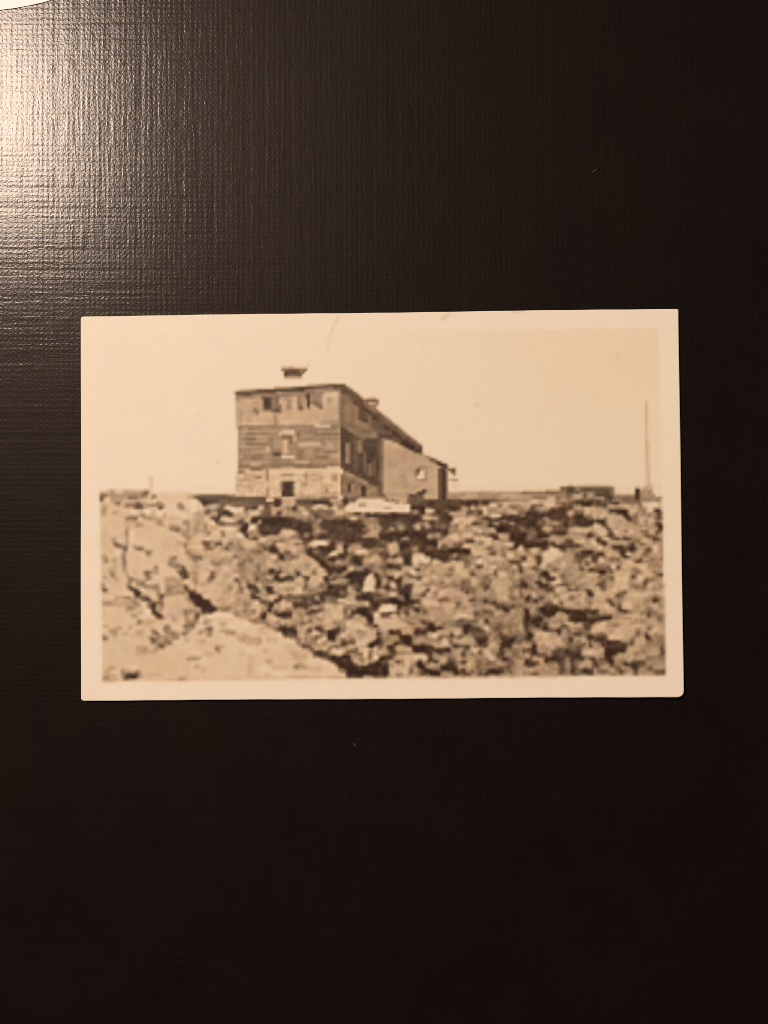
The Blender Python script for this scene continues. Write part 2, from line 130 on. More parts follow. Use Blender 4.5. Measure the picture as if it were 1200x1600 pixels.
L 415 305 640 300 35 1.8;510 335 640 340 35 1.8;600 350 650 380 40 2.4;640 400 740 400 40 2.6;670 395 705 395 35 1.7;700 375 765 380 50 4;700 435 760 440 50 4.4;0 325 90 330 60 3.2;0 400 90 400 80 1.4;100 430 220 430 110 2;0 470 190 480 70 1.8;30 465 60 465 30 1;175 330 175 410 30 4;130 310 170 310 70 7;170 290 370 300 40 6;230 345 350 340 40 6.8;200 370 400 370 50 6.5;380 390 480 400 50 7;255 432 350 432 50 1.7;320 465 355 465 35 1.7;355 495 380 495 60 3;350 420 380 420 60 3.3;385 525 415 525 40 1.7;420 590 470 590 35 1.8;390 625 470 630 50 2.6;415 570 440 570 60 3;450 655 540 655 35 2.6;480 520 510 520 50 4.5;605 560 640 560 32 3.4;480 555 510 555 32 7.5;675 560 710 560 35 7.5;800 415 860 415 80 7.2;860 430 895 430 30 5;900 410 950 420 50 7;830 525 860 525 40 7.5;800 560 870 560 30 4.3;860 590 895 595 40 2.8;870 625 990 630 40 3.2;960 655 1050 660 50 2.8;970 690 1040 690 25 3.5;995 300 1055 300 35 1.8;1000 340 1080 340 40 3;1000 395 1055 395 50 2.8;990 480 1050 480 60 3.2;1030 520 1080 520 80 2.3;1000 575 1050 575 50 3.2;940 370 990 370 40 5
L 0 525 190 525 30 6.5;0 560 130 560 40 6.8;230 500 290 500 50 7.3;260 565 380 570 90 6.8;130 610 220 615 50 2;165 600 190 600 60 1.6;0 590 130 590 30 4;220 610 250 610 80 4.4;260 655 320 655 40 2;260 690 360 690 40 2.2;330 715 380 720 40 2;350 660 410 655 30 7;0 685 100 690 35 7.5;190 690 220 690 35 7.7;225 720 260 720 35 8.8;100 720 200 730 60 6;0 750 90 750 35 2.6;300 740 300 800 40 7.3;330 805 380 815 40 6.3;30 790 90 780 40 5;390 815 540 840 90 5.8;430 720 620 710 60 6;450 750 580 750 32 2;480 785 680 785 40 2.6;545 830 605 830 60 2;580 880 670 880 32 1.9;580 860 610 860 40 2;640 850 670 850 30 7;640 735 740 725 60 4.4;680 770 735 770 100 1.8;580 655 700 660 40 3.4;610 655 640 655 32 2;700 690 800 690 40 4;770 820 820 820 110 6.8;740 790 770 790 40 3.5;790 720 860 720 30 3.5;870 790 950 790 50 3.8;890 815 920 815 40 2.8;840 850 910 850 30 3.3;960 770 1020 770 70 7.3;1070 740 1070 820 30 5;830 665 890 675 50 7;0 840 230 840 50 2.8;80 810 220 815 30 2;130 850 160 850 40 1.6;0 880 260 880 40 2;255 850 350 850 35 1.6;260 890 380 885 30 2.6;0 920 130 920 60 3.5;30 950 65 950 60 1.8;130 960 160 960 60 2;130 910 190 910 35 5.5;200 920 260 920 60 2.4;290 920 350 920 70 6.5;220 1000 350 1000 60 4;40 1030 95 1030 40 3;60 980 120 980 40 5;160 1040 220 1040 32 1.6;230 1072 380 1070 40 2;300 1070 380 1075 40 1.3;310 1105 355 1105 35 2;190 970 220 970 30 6;415 910 480 915 40 3.5;515 910 545 915 40 3;515 1030 545 1030 60 2.8;545 985 580 985 50 4;380 1015 450 1025 50 3;415 1065 445 1070 40 3.2;450 1005 480 1005 40 8;640 940 700 940 40 7.6;740 940 830 940 35 2.8;800 910 835 910 50 3.2;830 940 930 945 30 4.6;930 910 1085 910 30 4.2;700 1000 890 1005 40 7.3;940 975 1020 985 60 4.8;580 1005 680 1015 60 6.8;700 1045 800 1055 60 5;750 1075 800 1075 35 4;860 1085 950 1085 100 7;1000 1100 1085 1100 35 3.5;1030 1105 1085 1105 30 2.8;950 1070 1060 1070 30 5;500 1150 640 1160 130 8;480 1100 660 1090 60 7;680 1140 740 1140 60 4;705 1135 735 1135 40 2.8;770 1135 830 1135 60 7.3;800 1170 860 1170 30 8.3;700 1200 850 1190 40 6.8;870 1170 1010 1170 40 4;870 1195 930 1200 50 2.8;860 1230 920 1235 40 3;800 1265 890 1265 40 2.8;680 1240 720 1240 50 4;940 1230 990 1230 50 7.3;1000 1200 1080 1200 60 6.5;0 1100 100 1100 40 5.5;160 1100 280 1110 60 6.8;60 1200 250 1200 100 6.4;270 1140 470 1140 60 4;320 1200 380 1200 50 2.8;260 1230 400 1235 40 2.6;330 1265 380 1265 40 2.2;390 1235 480 1240 60 5.5;0 1250 30 1250 60 4
"""
ROCKS_LOW = """
T 150 910 7.75
R 0 0 50 1280 8.8
L 60 40 110 40 60 5;80 90 140 95 55 3.4;115 130 140 130 25 5;380 20 430 40 60 4.5;400 70 450 70 50 3;430 95 520 100 45 2.6;480 130 555 140 60 1.7;500 170 560 170 40 2;550 195 650 195 50 2.4;560 160 620 160 40 4;620 225 690 225 40 2.6;560 225 620 225 30 3.5;500 25 620 25 50 4.6;620 60 780 65 60 5;770 90 770 140 35 5;600 120 740 130 60 7.5;690 190 750 190 60 7;785 175 850 175 60 3.4;815 210 815 270 50 4;650 250 790 250 30 3.5;690 285 750 285 35 1.5;655 320 750 320 60 2.3;690 355 750 355 40 2.6;720 385 790 390 40 1.7;755 415 815 415 40 1.2;760 450 845 445 30 3;645 280 645 340 30 4.5;760 330 840 370 60 5.5;790 290 840 290 50 4.5
L 340 185 430 185 30 4;340 220 430 220 40 3.2;430 225 500 230 60 4.4;470 250 530 255 35 3.4;490 290 560 280 40 5;240 190 335 190 40 5.8;80 255 200 260 50 5;200 250 460 255 70 5.8;80 290 370 290 30 6.3;370 330 490 320 60 5;400 320 460 320 30 4.2;370 370 490 350 40 6;440 415 500 415 35 5;500 345 590 350 90 6.5;600 370 680 375 90 8.5;560 440 640 440 40 8;505 490 560 490 50 5;530 495 560 495 60 4.2;560 510 700 510 60 6.6;640 485 850 495 60 6.6
P 7.6 850,200 900,175 1080,175 1130,240 1110,480 1060,600 950,580 880,480 850,400
L 1010 345 1110 365 90 7;890 410 970 410 40 6.5;950 460 1000 470 50 6;880 470 940 475 60 7.3;880 130 1100 130 60 4.6;900 60 1080 60 100 5.3;880 20 880 160 30 5;830 0 830 130 35 7.8;1100 60 1140 60 50 3;1120 90 1170 100 50 2.4;1150 140 1200 130 50 1.6;1170 190 1200 190 60 1;1130 330 1130 500 40 5;1140 490 1200 510 50 4.6;1100 545 1180 540 40 3.4;1130 590 1190 590 50 4.6;1130 150 1130 240 50 6;1160 360 1200 360 90 5;850 560 910 590 90 4.5;870 625 1000 640 70 4.5;940 680 1040 680 60 4.2;820 700 900 700 40 3.4;860 740 940 740 60 4.2;760 690 860 690 60 5.2;1070 640 1130 640 50 4.6;1040 690 1070 690 30 6;690 605 750 605 40 4.8;720 640 780 640 40 3.8;660 700 740 710 30 4.8;690 735 750 735 40 3;760 765 860 770 40 4.6;785 800 850 800 35 2.6;755 800 790 805 40 4.2;720 835 820 835 35 5.5;690 770 740 770 30 5;880 770 940 770 30 4.8;500 820 660 820 60 6.3;530 860 660 860 50 5.4;650 860 750 865 40 6.3;500 890 660 890 35 6.5
L 80 545 140 545 30 6;150 610 270 615 60 5.8;210 660 270 660 60 5.8;240 575 330 575 30 5.8;340 635 400 640 40 6;420 530 420 590 40 6.3;500 640 560 640 35 5.4;500 610 590 610 40 6.3;60 670 100 670 40 5.5;80 695 140 705 50 4.4;440 670 590 670 30 6.8;1110 700 1200 700 40 6.5;1110 735 1200 735 35 6;1140 960 1200 955 30 5.3;1170 960 1200 960 30 4.4;310 1115 560 1115 30 5.3;310 1150 400 1150 40 4.5;370 1155 560 1155 40 2.6;390 1185 530 1185 35 1.2;530 1165 590 1165 40 4;340 1085 400 1085 30 6;370 1215 560 1215 30 6;340 1190 380 1190 30 3;150 1070 240 1070 60 6.4;100 1125 170 1130 70 6.3;80 1185 240 1190 60 6.2;110 1190 145 1190 50 5.2;80 1230 240 1235 50 6.4;600 1150 820 1150 40 7;720 1150 780 1150 25 6.4;1040 1210 1100 1210 40 5.5;850 1245 1100 1245 40 6.5;1080 1185 1140 1185 30 6.4
T 300 910 0
P 6.3 0,0 1200,0 1200,680 1070,620 950,550 800,500 650,470 540,430 480,370 290,368 100,400 0,560
P 8 -20,600 40,590 100,400 290,368 480,370 540,430 650,470 800,500 950,550 1070,620 1200,690 1200,1230 -20,1230
L 40 30 60 30 50 4;60 70 190 90 60 7;150 165 190 165 30 7.5;200 105 380 115 180 7.2;405 20 405 140 50 6.3;450 60 510 65 40 4.6;420 140 470 140 60 5.6;510 105 540 105 60 7;480 220 510 220 60 7.4;420 250 470 250 60 7;575 140 575 300 60 5.8;590 30 610 30 50 3;625 60 625 140 35 3.6;585 70 585 120 40 5;660 240 660 400 50 5;640 125 700 125 60 6.3;690 30 740 50 50 3;710 60 800 60 60 2.2;780 95 830 100 50 1.9;740 140 800 145 70 3;740 185 860 190 40 2.4;860 225 900 250 50 3;900 250 1000 250 40 3;880 80 880 190 50 5.5;870 35 930 40 50 4;930 75 1020 85 70 1.4;970 130 1020 130 40 1.4;1020 120 1060 120 40 3;1060 30 1150 30 40 7;1020 65 1200 70 70 6;1090 120 1180 120 40 6.3;920 160 960 160 50 4;960 200 1050 200 60 6.4;1050 150 1100 150 40 4.6;1090 190 1130 190 40 1.4;1050 225 1120 215 40 2.4;1140 210 1200 205 40 3.5;1020 255 1090 255 40 1.4;960 300 1020 300 60 1.5;965 345 995 345 60 0.5;945 290 945 350 30 2.4;1120 280 1180 270 70 7.6;1040 305 1110 305 60 5;1020 370 1110 360 60 3.5;1090 385 1200 385 40 2;1030 415 1200 415 40 1.2;1160 420 1200 420 60 0.9;880 400 930 400 60 2;870 435 930 440 50 1.9;870 355 900 355 50 4;740 305 830 305 70 6.8;800 260 830 260 40 8;800 360 860 360 60 6.8;740 365 800 365 60 4.6;510 375 580 385 60 5.2;655 330 655 400 35 4.4;560 425 700 440 40 5.6;700 480 940 475 35 4.2;760 500 960 510 30 4.6;930 540 1000 545 40 4.4;960 460 1050 460 80 6.6;1060 505 1120 515 50 4.4;1120 485 1200 490 60 6.4;970 580 1090 575 30 3.6;1090 580 1200 580 60 1.2;1120 620 1200 620 60 1.2;1150 660 1200 660 40 1.6;1060 605 1090 605 40 3;1160 540 1200 545 30 2.6;715 240 715 430 40 5.4
P 0.5 0,120 95,150 140,190 220,215 250,280 320,310 310,360 200,395 140,390 100,310 0,270
L 30 255 130 265 80 0;0 200 60 200 100 0.3;160 330 300 335 50 1;0 130 40 135 40 1.8;320 320 470 320 35 4.8;380 350 450 350 30 4.8;130 388 270 385 25 3;0 340 110 345 60 4.8;35 380 100 380 60 4.2;35 430 90 430 60 3;0 480 30 480 70 5;0 545 30 545 40 3.2;30 485 70 490 50 4;160 470 250 470 35 6;130 510 200 510 30 6;160 580 250 580 60 5;190 605 225 605 35 4;70 635 130 635 40 5.5;190 660 250 660 50 5.5;70 605 160 610 40 6.4;355 525 415 530 60 6.2;350 605 550 600 40 6;420 635 540 635 50 5.6;550 665 700 680 40 6.6;580 715 860 715 60 6;670 765 860 765 40 6.3;290 800 410 800 30 6.4;290 835 350 830 40 5;300 865 350 865 40 5.6;820 610 960 630 80 6.8;870 570 1050 620 40 6.6;100 740 160 740 40 6.8;0 960 60 960 30 4.4;60 955 95 960 30 5.5;0 920 100 925 25 6.3;30 1050 95 1050 30 6;130 1105 160 1105 60 6.5;160 895 260 895 30 6.8;580 890 660 890 50 7;930 990 990 990 50 6.4;880 860 960 860 40 6.8;930 1150 960 1150 30 7;725 920 725 1180 60 7.3;1000 1055 1200 1060 60 6.8;930 715 1080 735 60 6.8;500 555 700 535 70 8.5;220 415 510 410 40 8.6;700 850 800 840 60 8.4;0 870 90 880 50 8.4;830 1085 980 1090 80 8.5;1000 1130 1200 1130 60 8.4;100 990 300 990 60 8.4;0 1215 1200 1215 30 7.7
T 450 910 4.8
P 8 0,690 110,720 150,800 270,840 310,930 480,970 540,1010 620,1080 720,1140 760,1200 0,1200
P 1.1 310,850 490,850 500,910 780,910 830,1030 920,1040 1010,1040 1080,1010 1140,940 1200,940 1200,1170 760,1165 740,1090 640,1060 560,990 420,930 330,890
R 0 1200 1200 1280 8.8
L 0 875 270 880 60 7;60 950 250 950 60 6.6;80 1055 260 1060 60 5.8;80 1055 140 1055 40 5;120 1020 200 1020 30 5.4;250 1080 400 1080 50 7;0 790 60 795 80 7.4;500 1115 600 1135 90 8.2;0 1190 760 1190 30 7;340 870 500 880 50 2;390 920 500 930 50 2.4;560 950 780 950 70 1;750 1085 1000 1095 60 0.5;780 1110 910 1110 40 0.1;860 1075 1000 1080 30 1.6;1040 1100 1200 1100 130 1;1000 1050 1100 1050 50 1.4;760 1180 1200 1183 30 3.2;750 1130 750 1180 40 2.2;950 1180 1060 1185 30 6;640 1085 740 1120 40 4
L 0 35 200 40 60 6.6;100 100 180 110 60 7.2;20 130 150 130 35 6.8;210 20 270 20 50 4;270 20 400 20 70 6.6;400 30 500 50 60 4;500 60 560 60 60 0.8;500 100 560 105 60 2;560 5 660 5 30 6.5;560 30 750 30 40 3.3;560 80 740 80 60 2;660 95 720 95 35 1.2;750 20 920 20 60 1.3;760 60 860 60 60 3.3;760 95 785 100 40 6.5;860 95 910 95 35 0.9;860 50 940 50 40 2.5
P 8.2 945,0 1070,0 1075,110 945,115
L 1135 0 1135 80 50 1.4;1170 110 1200 110 60 6.8;1170 40 1200 40 60 5.2;200 130 350 120 60 4.6;360 160 430 160 50 1.8;430 125 560 145 60 1.8;500 150 660 150 90 2;80 195 350 195 60 2.8;0 200 80 200 80 3.5;340 205 400 205 60 5;400 200 500 220 60 2;480 230 600 230 60 3.5;660 130 690 130 60 4.6;640 190 720 190 30 2.4;690 140 760 150 60 3;750 190 815 190 40 6.5;780 145 820 145 40 5.5;850 190 1010 200 55 1;1010 195 1080 220 60 1;910 140 1200 155 40 2;1080 205 1200 215 80 2.8;1030 265 1150 280 60 1.2;1060 310 1140 310 60 1.2;40 250 130 255 35 1.6;50 290 130 290 40 1;130 280 240 290 40 1.6;110 225 200 235 60 3.5;220 220 220 290 40 1.8;300 250 400 260 40 1.2;240 265 300 265 60 3;170 320 240 320 30 2;300 320 370 320 30 6;80 355 210 355 60 4.6;0 300 40 300 60 6.6;280 355 430 355 35 1.8;240 385 370 385 35 2.2;0 410 40 410 80 1.6;0 350 40 350 40 4;370 405 430 415 40 6.5;370 380 460 380 30 5.5;100 400 100 500 80 5.4;210 450 270 450 60 6.4;250 485 300 490 50 3;180 515 240 510 35 3;370 480 400 480 35 2.8;300 440 370 450 80 4.6;300 505 460 515 50 5
P 6.4 470,280 620,280 690,330 690,460 640,520 560,600 470,610 430,500 470,420
L 480 295 560 300 60 7.2;560 410 690 420 100 7;500 345 560 350 70 6.6;640 315 690 320 30 8;560 505 640 515 60 5;630 220 720 225 35 8.2;720 265 780 270 60 7.5;780 255 1010 255 35 6.4;910 290 1010 290 35 7.2;850 260 950 265 30 5.5;690 325 780 330 60 4.6;690 300 880 300 30 4.6;750 385 780 385 40 7;790 385 840 385 50 1.2;850 350 1000 350 50 0.8;880 320 1000 320 35 1.6;900 375 1000 380 50 0.5;1000 330 1070 330 60 2.4;980 410 1060 415 60 1;1000 470 1070 475 60 1;760 420 810 420 50 2.8;720 350 720 450 45 3.5
P 7 760,470 830,430 970,430 980,500 950,540 1040,580 1090,600 1070,720 980,770 860,760 830,700 660,680 700,620 760,560 740,500
L 820 545 940 550 50 8.2;910 575 970 575 30 8.4;880 640 970 640 60 5.4;880 685 960 685 60 6;660 660 740 650 40 7.6;860 770 960 770 50 7.6;750 670 830 670 40 5.8;820 440 970 440 50 5.8;740 510 800 510 40 7.8;1080 405 1130 415 40 8;1110 415 1135 415 30 9;1140 350 1200 350 40 8.8;1130 320 1200 320 30 6.5;1170 395 1200 400 30 4;1080 480 1200 490 100 6.8;1075 545 1130 545 35 1.6;1050 570 1100 570 30 4;1130 520 1200 530 60 6.6;1000 525 1060 525 40 3.3;940 510 1000 510 30 5;500 640 620 635 40 0.8;500 680 590 680 60 0.3;560 605 640 605 40 1.4;630 550 630 610 40 2.2;500 710 590 710 30 1;340 575 400 575 40 1.2;390 605 430 610 40 1.2;400 645 480 645 50 3.3;250 605 275 605 45 0.7;210 605 240 605 50 4;120 590 210 590 60 5.8;210 545 270 540 35 7;290 640 400 640 35 7.3;330 680 400 680 60 3.4;370 735 440 735 40 8.3;430 710 470 715 50 7.8;150 670 210 670 60 6.8;200 705 300 715 60 5;250 640 250 710 30 5.6;170 735 210 735 40 6.8;0 585 80 585 50 1.4;0 620 110 625 45 1.2;0 665 100 665 40 2.8;40 550 80 550 40 3.5;130 690 130 770 30 4.6;325 730 325 790 35 4.2;160 770 300 770 40 5;180 800 300 800 35 3;300 805 370 815 60 6.5;430 765 500 765 35 3.8;480 785 560 775 60 5.8;340 795 520 800 60 5.8;270 838 330 835 40 3.4;440 825 520 825 50 5.8;520 830 610 820 40 3;600 800 680 800 50 3.6;620 750 660 740 60 5.8;660 765 840 765 40 3;690 765 720 765 40 1;660 730 820 735 30 3.4;560 860 660 860 50 7.4;610 895 680 895 30 6;680 835 820 840 50 5.6;750 865 850 865 40 3.3;760 800 850 800 40 6.2;865 820 865 890 40 4;880 870 940 870 60 3.6;890 845 1000 845 60 6.8;960 870 960 945 35 8.5;988 850 988 990 30 6.6;810 950 860 980 60 5.5;860 990 900 990 60 6.2;900 950 940 950 60 4.8;1030 880 1030 950 35 3;960 1000 985 1020 40 7;1095 820 1095 910 35 7.2;1070 930 1130 930 60 7.2;1100 880 1200 880 50 6;1130 870 1200 865 40 6.8;1000 800 1070 800 35 0.6;1040 765 1130 760 50 1.2;1080 735 1200 740 60 1.6;1110 640 1140 640 40 1.2;1100 670 1200 680 40 2.8;1140 605 1200 610 60 4.4;1075 610 1075 690 35 6.5;1040 725 1080 705 40 6.2;1160 800 1200 790 60 3.5
T 600 910 5
L 0 20 30 20 60 5.5;50 0 50 130 40 2.4;95 30 160 35 40 7.5;0 65 60 60 40 1.4;90 95 160 95 40 1.5;190 0 190 100 55 2.4;70 130 160 130 60 5.3;95 155 130 155 35 7.4;190 130 320 125 40 0.9;230 100 320 100 50 1.8;260 180 330 180 70 0.6;240 65 350 70 60 1.8;160 195 240 200 50 3.4;0 215 150 215 35 2;0 250 200 245 40 1.2;100 220 160 220 35 0.8;180 260 350 260 60 0.9;350 245 445 255 40 1;200 290 350 290 40 1.6;270 230 320 230 50 0.8;370 60 370 150 30 5.8;380 95 480 100 70 6.8;380 30 480 35 60 6.5;480 60 510 65 40 7.3;515 95 575 95 35 2;480 125 540 125 35 4;450 160 510 160 35 2.8;420 165 450 165 40 4;360 180 450 180 50 5;0 290 80 290 40 8;0 325 160 322 35 8.8;0 355 100 355 30 9.2;60 345 140 345 40 8.5;0 385 190 380 30 2.2;0 415 60 415 35 2;100 405 160 415 40 7;0 445 40 445 40 5.6;160 315 220 315 60 2.4;230 325 300 345 60 3.4;300 305 380 305 60 3;390 285 440 290 40 5.6;380 350 445 350 40 1.1;360 320 450 320 30 3;230 385 320 390 40 3;230 415 250 415 50 6.6;290 410 320 410 50 2.6;330 415 450 420 60 5.3;330 440 480 440 40 4.6;510 300 510 400 60 3.4
P 6.2 480,230 560,140 580,60 720,60 800,60 950,120 1090,150 1190,220 1190,450 1000,450 900,470 580,470 550,400 550,310 500,300
L 540 160 570 160 40 8;600 90 640 95 60 7.3;700 120 780 150 80 7.2;640 125 670 130 40 5;600 160 670 160 40 5.4;500 255 680 260 60 7.2;490 215 700 215 40 6.5;670 220 830 220 35 3.3;720 190 860 190 35 4.2;830 195 900 195 60 5.4;520 320 720 320 35 5;580 355 700 355 40 6;870 310 950 290 60 4.4;900 255 960 255 40 3.6;835 290 890 290 40 6.8;880 385 960 390 40 7.2;900 415 1030 415 40 7.4;990 415 1025 415 30 8.3;1030 445 1090 445 30 7;860 390 900 390 40 5.6;560 405 850 425 60 5.4;960 25 1090 35 60 3.6;970 85 1060 85 80 3.4;1030 130 1060 130 40 2.5;1090 20 1200 20 60 6.3;1090 100 1120 100 40 3.4;1150 110 1200 110 70 5.5;1060 220 1190 215 35 3.2;1090 265 1200 270 70 4.8;1000 305 1030 305 50 4.6;1120 385 1200 395 80 3.8;1130 450 1200 450 60 4.2;980 185 1060 190 40 6.4;1075 280 1075 340 40 6
P 6.6 0,460 190,430 300,480 350,540 350,640 250,650 200,600 0,610
L 0 500 150 490 50 7.2;0 545 230 540 40 7.4;190 460 300 460 40 5.5;250 540 290 545 30 7.6;230 590 350 590 60 6;0 590 60 580 40 8;310 510 440 500 30 4.5;350 565 520 575 40 4;400 540 480 545 40 5.3;360 480 450 480 60 5;450 480 510 480 40 2.4;490 510 630 510 35 1.7;550 550 640 545 50 0.8;550 580 610 580 40 0.7;600 605 700 605 45 0.4;630 575 740 575 35 1.4;535 575 565 575 40 1.4;640 540 770 540 35 3.8;700 505 900 510 60 4.5;640 490 700 500 60 5.4;900 490 1000 480 60 2.8;900 540 1000 540 40 2.6;1000 550 1085 545 40 0.8;995 590 1080 590 60 0.7;1010 640 1055 635 40 0.6;1090 575 1150 575 40 2;1150 595 1190 595 60 1.8;1000 485 1190 500 60 3.6;1070 640 1200 640 60 3.3;60 605 200 605 25 3;70 635 210 635 35 1.9;200 665 310 670 40 1.6;200 700 350 700 50 1.1;230 740 350 740 60 1;260 765 360 770 40 0.6;350 800 540 800 40 0.8;360 835 540 830 50 0.3;370 860 540 865 40 1;580 780 580 890 60 1.8;600 830 830 835 35 1.4;640 860 830 860 50 1.2;680 890 740 890 40 1.8;390 635 420 635 60 0.9;400 610 540 610 50 1.9;480 650 545 655 60 1.5;425 650 480 660 40 2.5;545 650 600 650 60 5.5;610 670 670 670 40 7.8;650 640 800 640 50 5.4;780 590 830 590 70 5;680 700 830 690 40 3.4;740 735 770 735 60 7.4;610 770 800 768 40 7.2;640 800 770 795 40 5.5;600 740 700 735 40 4.4;845 620 845 680 30 2;835 600 960 605 50 6;900 650 930 650 50 6.5;935 675 1000 680 40 3.8;865 700 960 700 40 3;830 760 890 750 60 3;870 740 1120 735 50 5.8;1000 710 1090 710 40 6;930 770 1060 770 40 6.8;870 800 925 800 40 1.1;930 800 1080 800 40 3;1000 825 1050 825 50 2.2;1090 830 1190 830 50 7;1150 800 1180 800 50 6.8;1120 865 1150 865 40 7.6;1150 710 1200 715 60 1.8;1180 768 1200 768 50 0.6;1120 675 1200 680 50 2.4;1130 790 1150 790 40 3.3;360 700 580 700 50 4.6;400 740 500 740 50 5.6;420 765 540 760 35 4.4;350 735 390 735 40 3.6
L 40 690 190 695 50 4;40 745 100 745 40 4.5;100 725 180 725 40 4.5;130 770 220 770 40 1.4;40 820 120 825 60 1.6;40 865 160 870 40 2;160 830 320 830 40 6;160 800 280 800 30 5;120 895 160 895 50 2.6;160 880 380 880 35 4.4;0 930 100 930 40 1.5;0 960 100 955 30 0.7;0 865 30 865 40 5.5;0 1030 60 1030 80 2.5;0 1100 50 1100 130 1.2;0 1180 60 1185 30 3.4
P 6.8 170,930 300,900 520,910 570,960 520,1000 420,980 350,1010 300,1160 130,1170 130,1000
L 380 940 500 940 50 7.5;220 955 290 955 50 6.8;160 990 250 995 40 4;160 990 190 990 35 2.6;190 1025 260 1030 60 5.4;290 990 290 1050 40 7.5;190 1060 320 1060 40 7;200 1110 300 1110 60 7;65 1000 130 1000 60 5.5;112 1080 112 1180 35 7.6;160 1160 220 1165 60 4.6;75 1060 75 1130 35 6;335 1060 335 1150 35 3.4;330 1050 400 1050 60 4.5;410 1060 410 1140 40 5.8;350 1150 450 1150 50 5;420 990 480 995 40 3.4;420 1025 480 1025 50 1.2;440 1060 510 1060 40 1.2;480 1090 580 1095 40 1.4;540 1120 700 1125 45 0.9;580 1150 700 1150 40 0.6;450 1148 540 1150 40 1.6;450 1105 480 1105 60 3;520 1010 580 1020 70 3.4;580 1025 640 1020 40 6.3;545 1055 680 1060 50 5.2;550 960 610 965 60 2;545 895 600 895 60 2;610 985 670 990 40 2.2;640 940 780 955 60 5.2;690 965 800 975 50 5.6;750 900 830 900 50 4.4;620 1090 680 1090 30 3.4;710 1060 830 1055 40 1;740 1090 920 1085 50 1.1;800 1025 900 1030 60 1.7;830 995 860 995 60 1.4;860 1075 920 1075 60 0.9;870 1120 930 1125 50 1.1;900 1150 950 1155 40 1.4;960 1120 1050 1120 40 1.6;950 1150 1080 1150 40 2.8;800 945 900 955 50 2.8;860 910 960 925 60 4.6;890 865 960 865 60 5.4;990 870 990 930 50 2.2;930 955 960 955 40 5.4;960 1005 1020 1005 60 2.4;900 1005 930 1005 40 3.5;740 1145 860 1150 50 5.3;700 1110 760 1110 30 3.4;930 1055 1010 1055 50 5;1060 1020 1060 1110 70 5.6;1080 930 1080 1010 50 5.6;1060 1020 1090 1020 50 7;1090 910 1150 915 40 3.8;1170 940 1170 1030 45 3.8;1130 1050 1130 1150 40 5.3;1190 1010 1190 1140 25 1.8;1090 1115 1120 1115 30 3
L 60 1182 540 1182 28 6.4;540 1185 900 1185 28 5;900 1183 1200 1183 28 6
R 0 1198 1200 1280 9
T 750 910 4.6
L 0 30 110 30 60 3.4;40 62 110 65 40 2;30 95 80 95 40 2;0 140 50 140 60 6;150 25 400 35 110 6;200 125 330 135 140 6.3;210 220 340 220 50 6;360 75 430 75 60 4.2;430 130 470 130 60 6.2;370 195 430 195 60 3.6;400 220 430 220 40 3;430 50 490 50 40 3.6;500 40 590 40 70 2.6;530 48 560 48 50 1.8;515 80 515 190 40 3.4;560 210 620 210 80 3;560 205 590 205 50 2;530 105 600 105 50 5.4;590 90 690 95 40 3;600 60 690 60 40 4;590 125 680 130 40 5.4;660 158 690 158 40 7.3;690 190 720 190 40 7;690 222 720 222 35 1.2;660 250 720 250 40 2.4;750 195 780 195 40 2.8;690 70 830 80 60 4;720 15 780 15 50 1.6;740 50 860 50 60 1.5;780 90 910 95 40 2.8;850 60 880 60 60 3.3;910 5 1000 5 20 7.8;950 95 1010 95 40 7.6;1010 97 1070 100 50 7.2;1000 120 1200 135 60 6;1010 190 1100 190 60 6.8;1020 170 1100 165 40 6.8;1140 190 1165 190 40 3;1010 252 1040 255 40 2.6;920 225 980 225 70 6.8;880 190 910 190 35 7.8;850 155 910 160 50 6.3;830 195 880 195 60 5.6;1040 255 1200 270 60 6;1080 290 1200 290 60 6.2;1010 30 1100 35 40 3.4;1100 95 1190 95 40 2.6;720 290 780 290 40 6.2;600 285 690 285 50 5.2;840 250 880 250 30 3.5;740 255 840 260 40 4.5
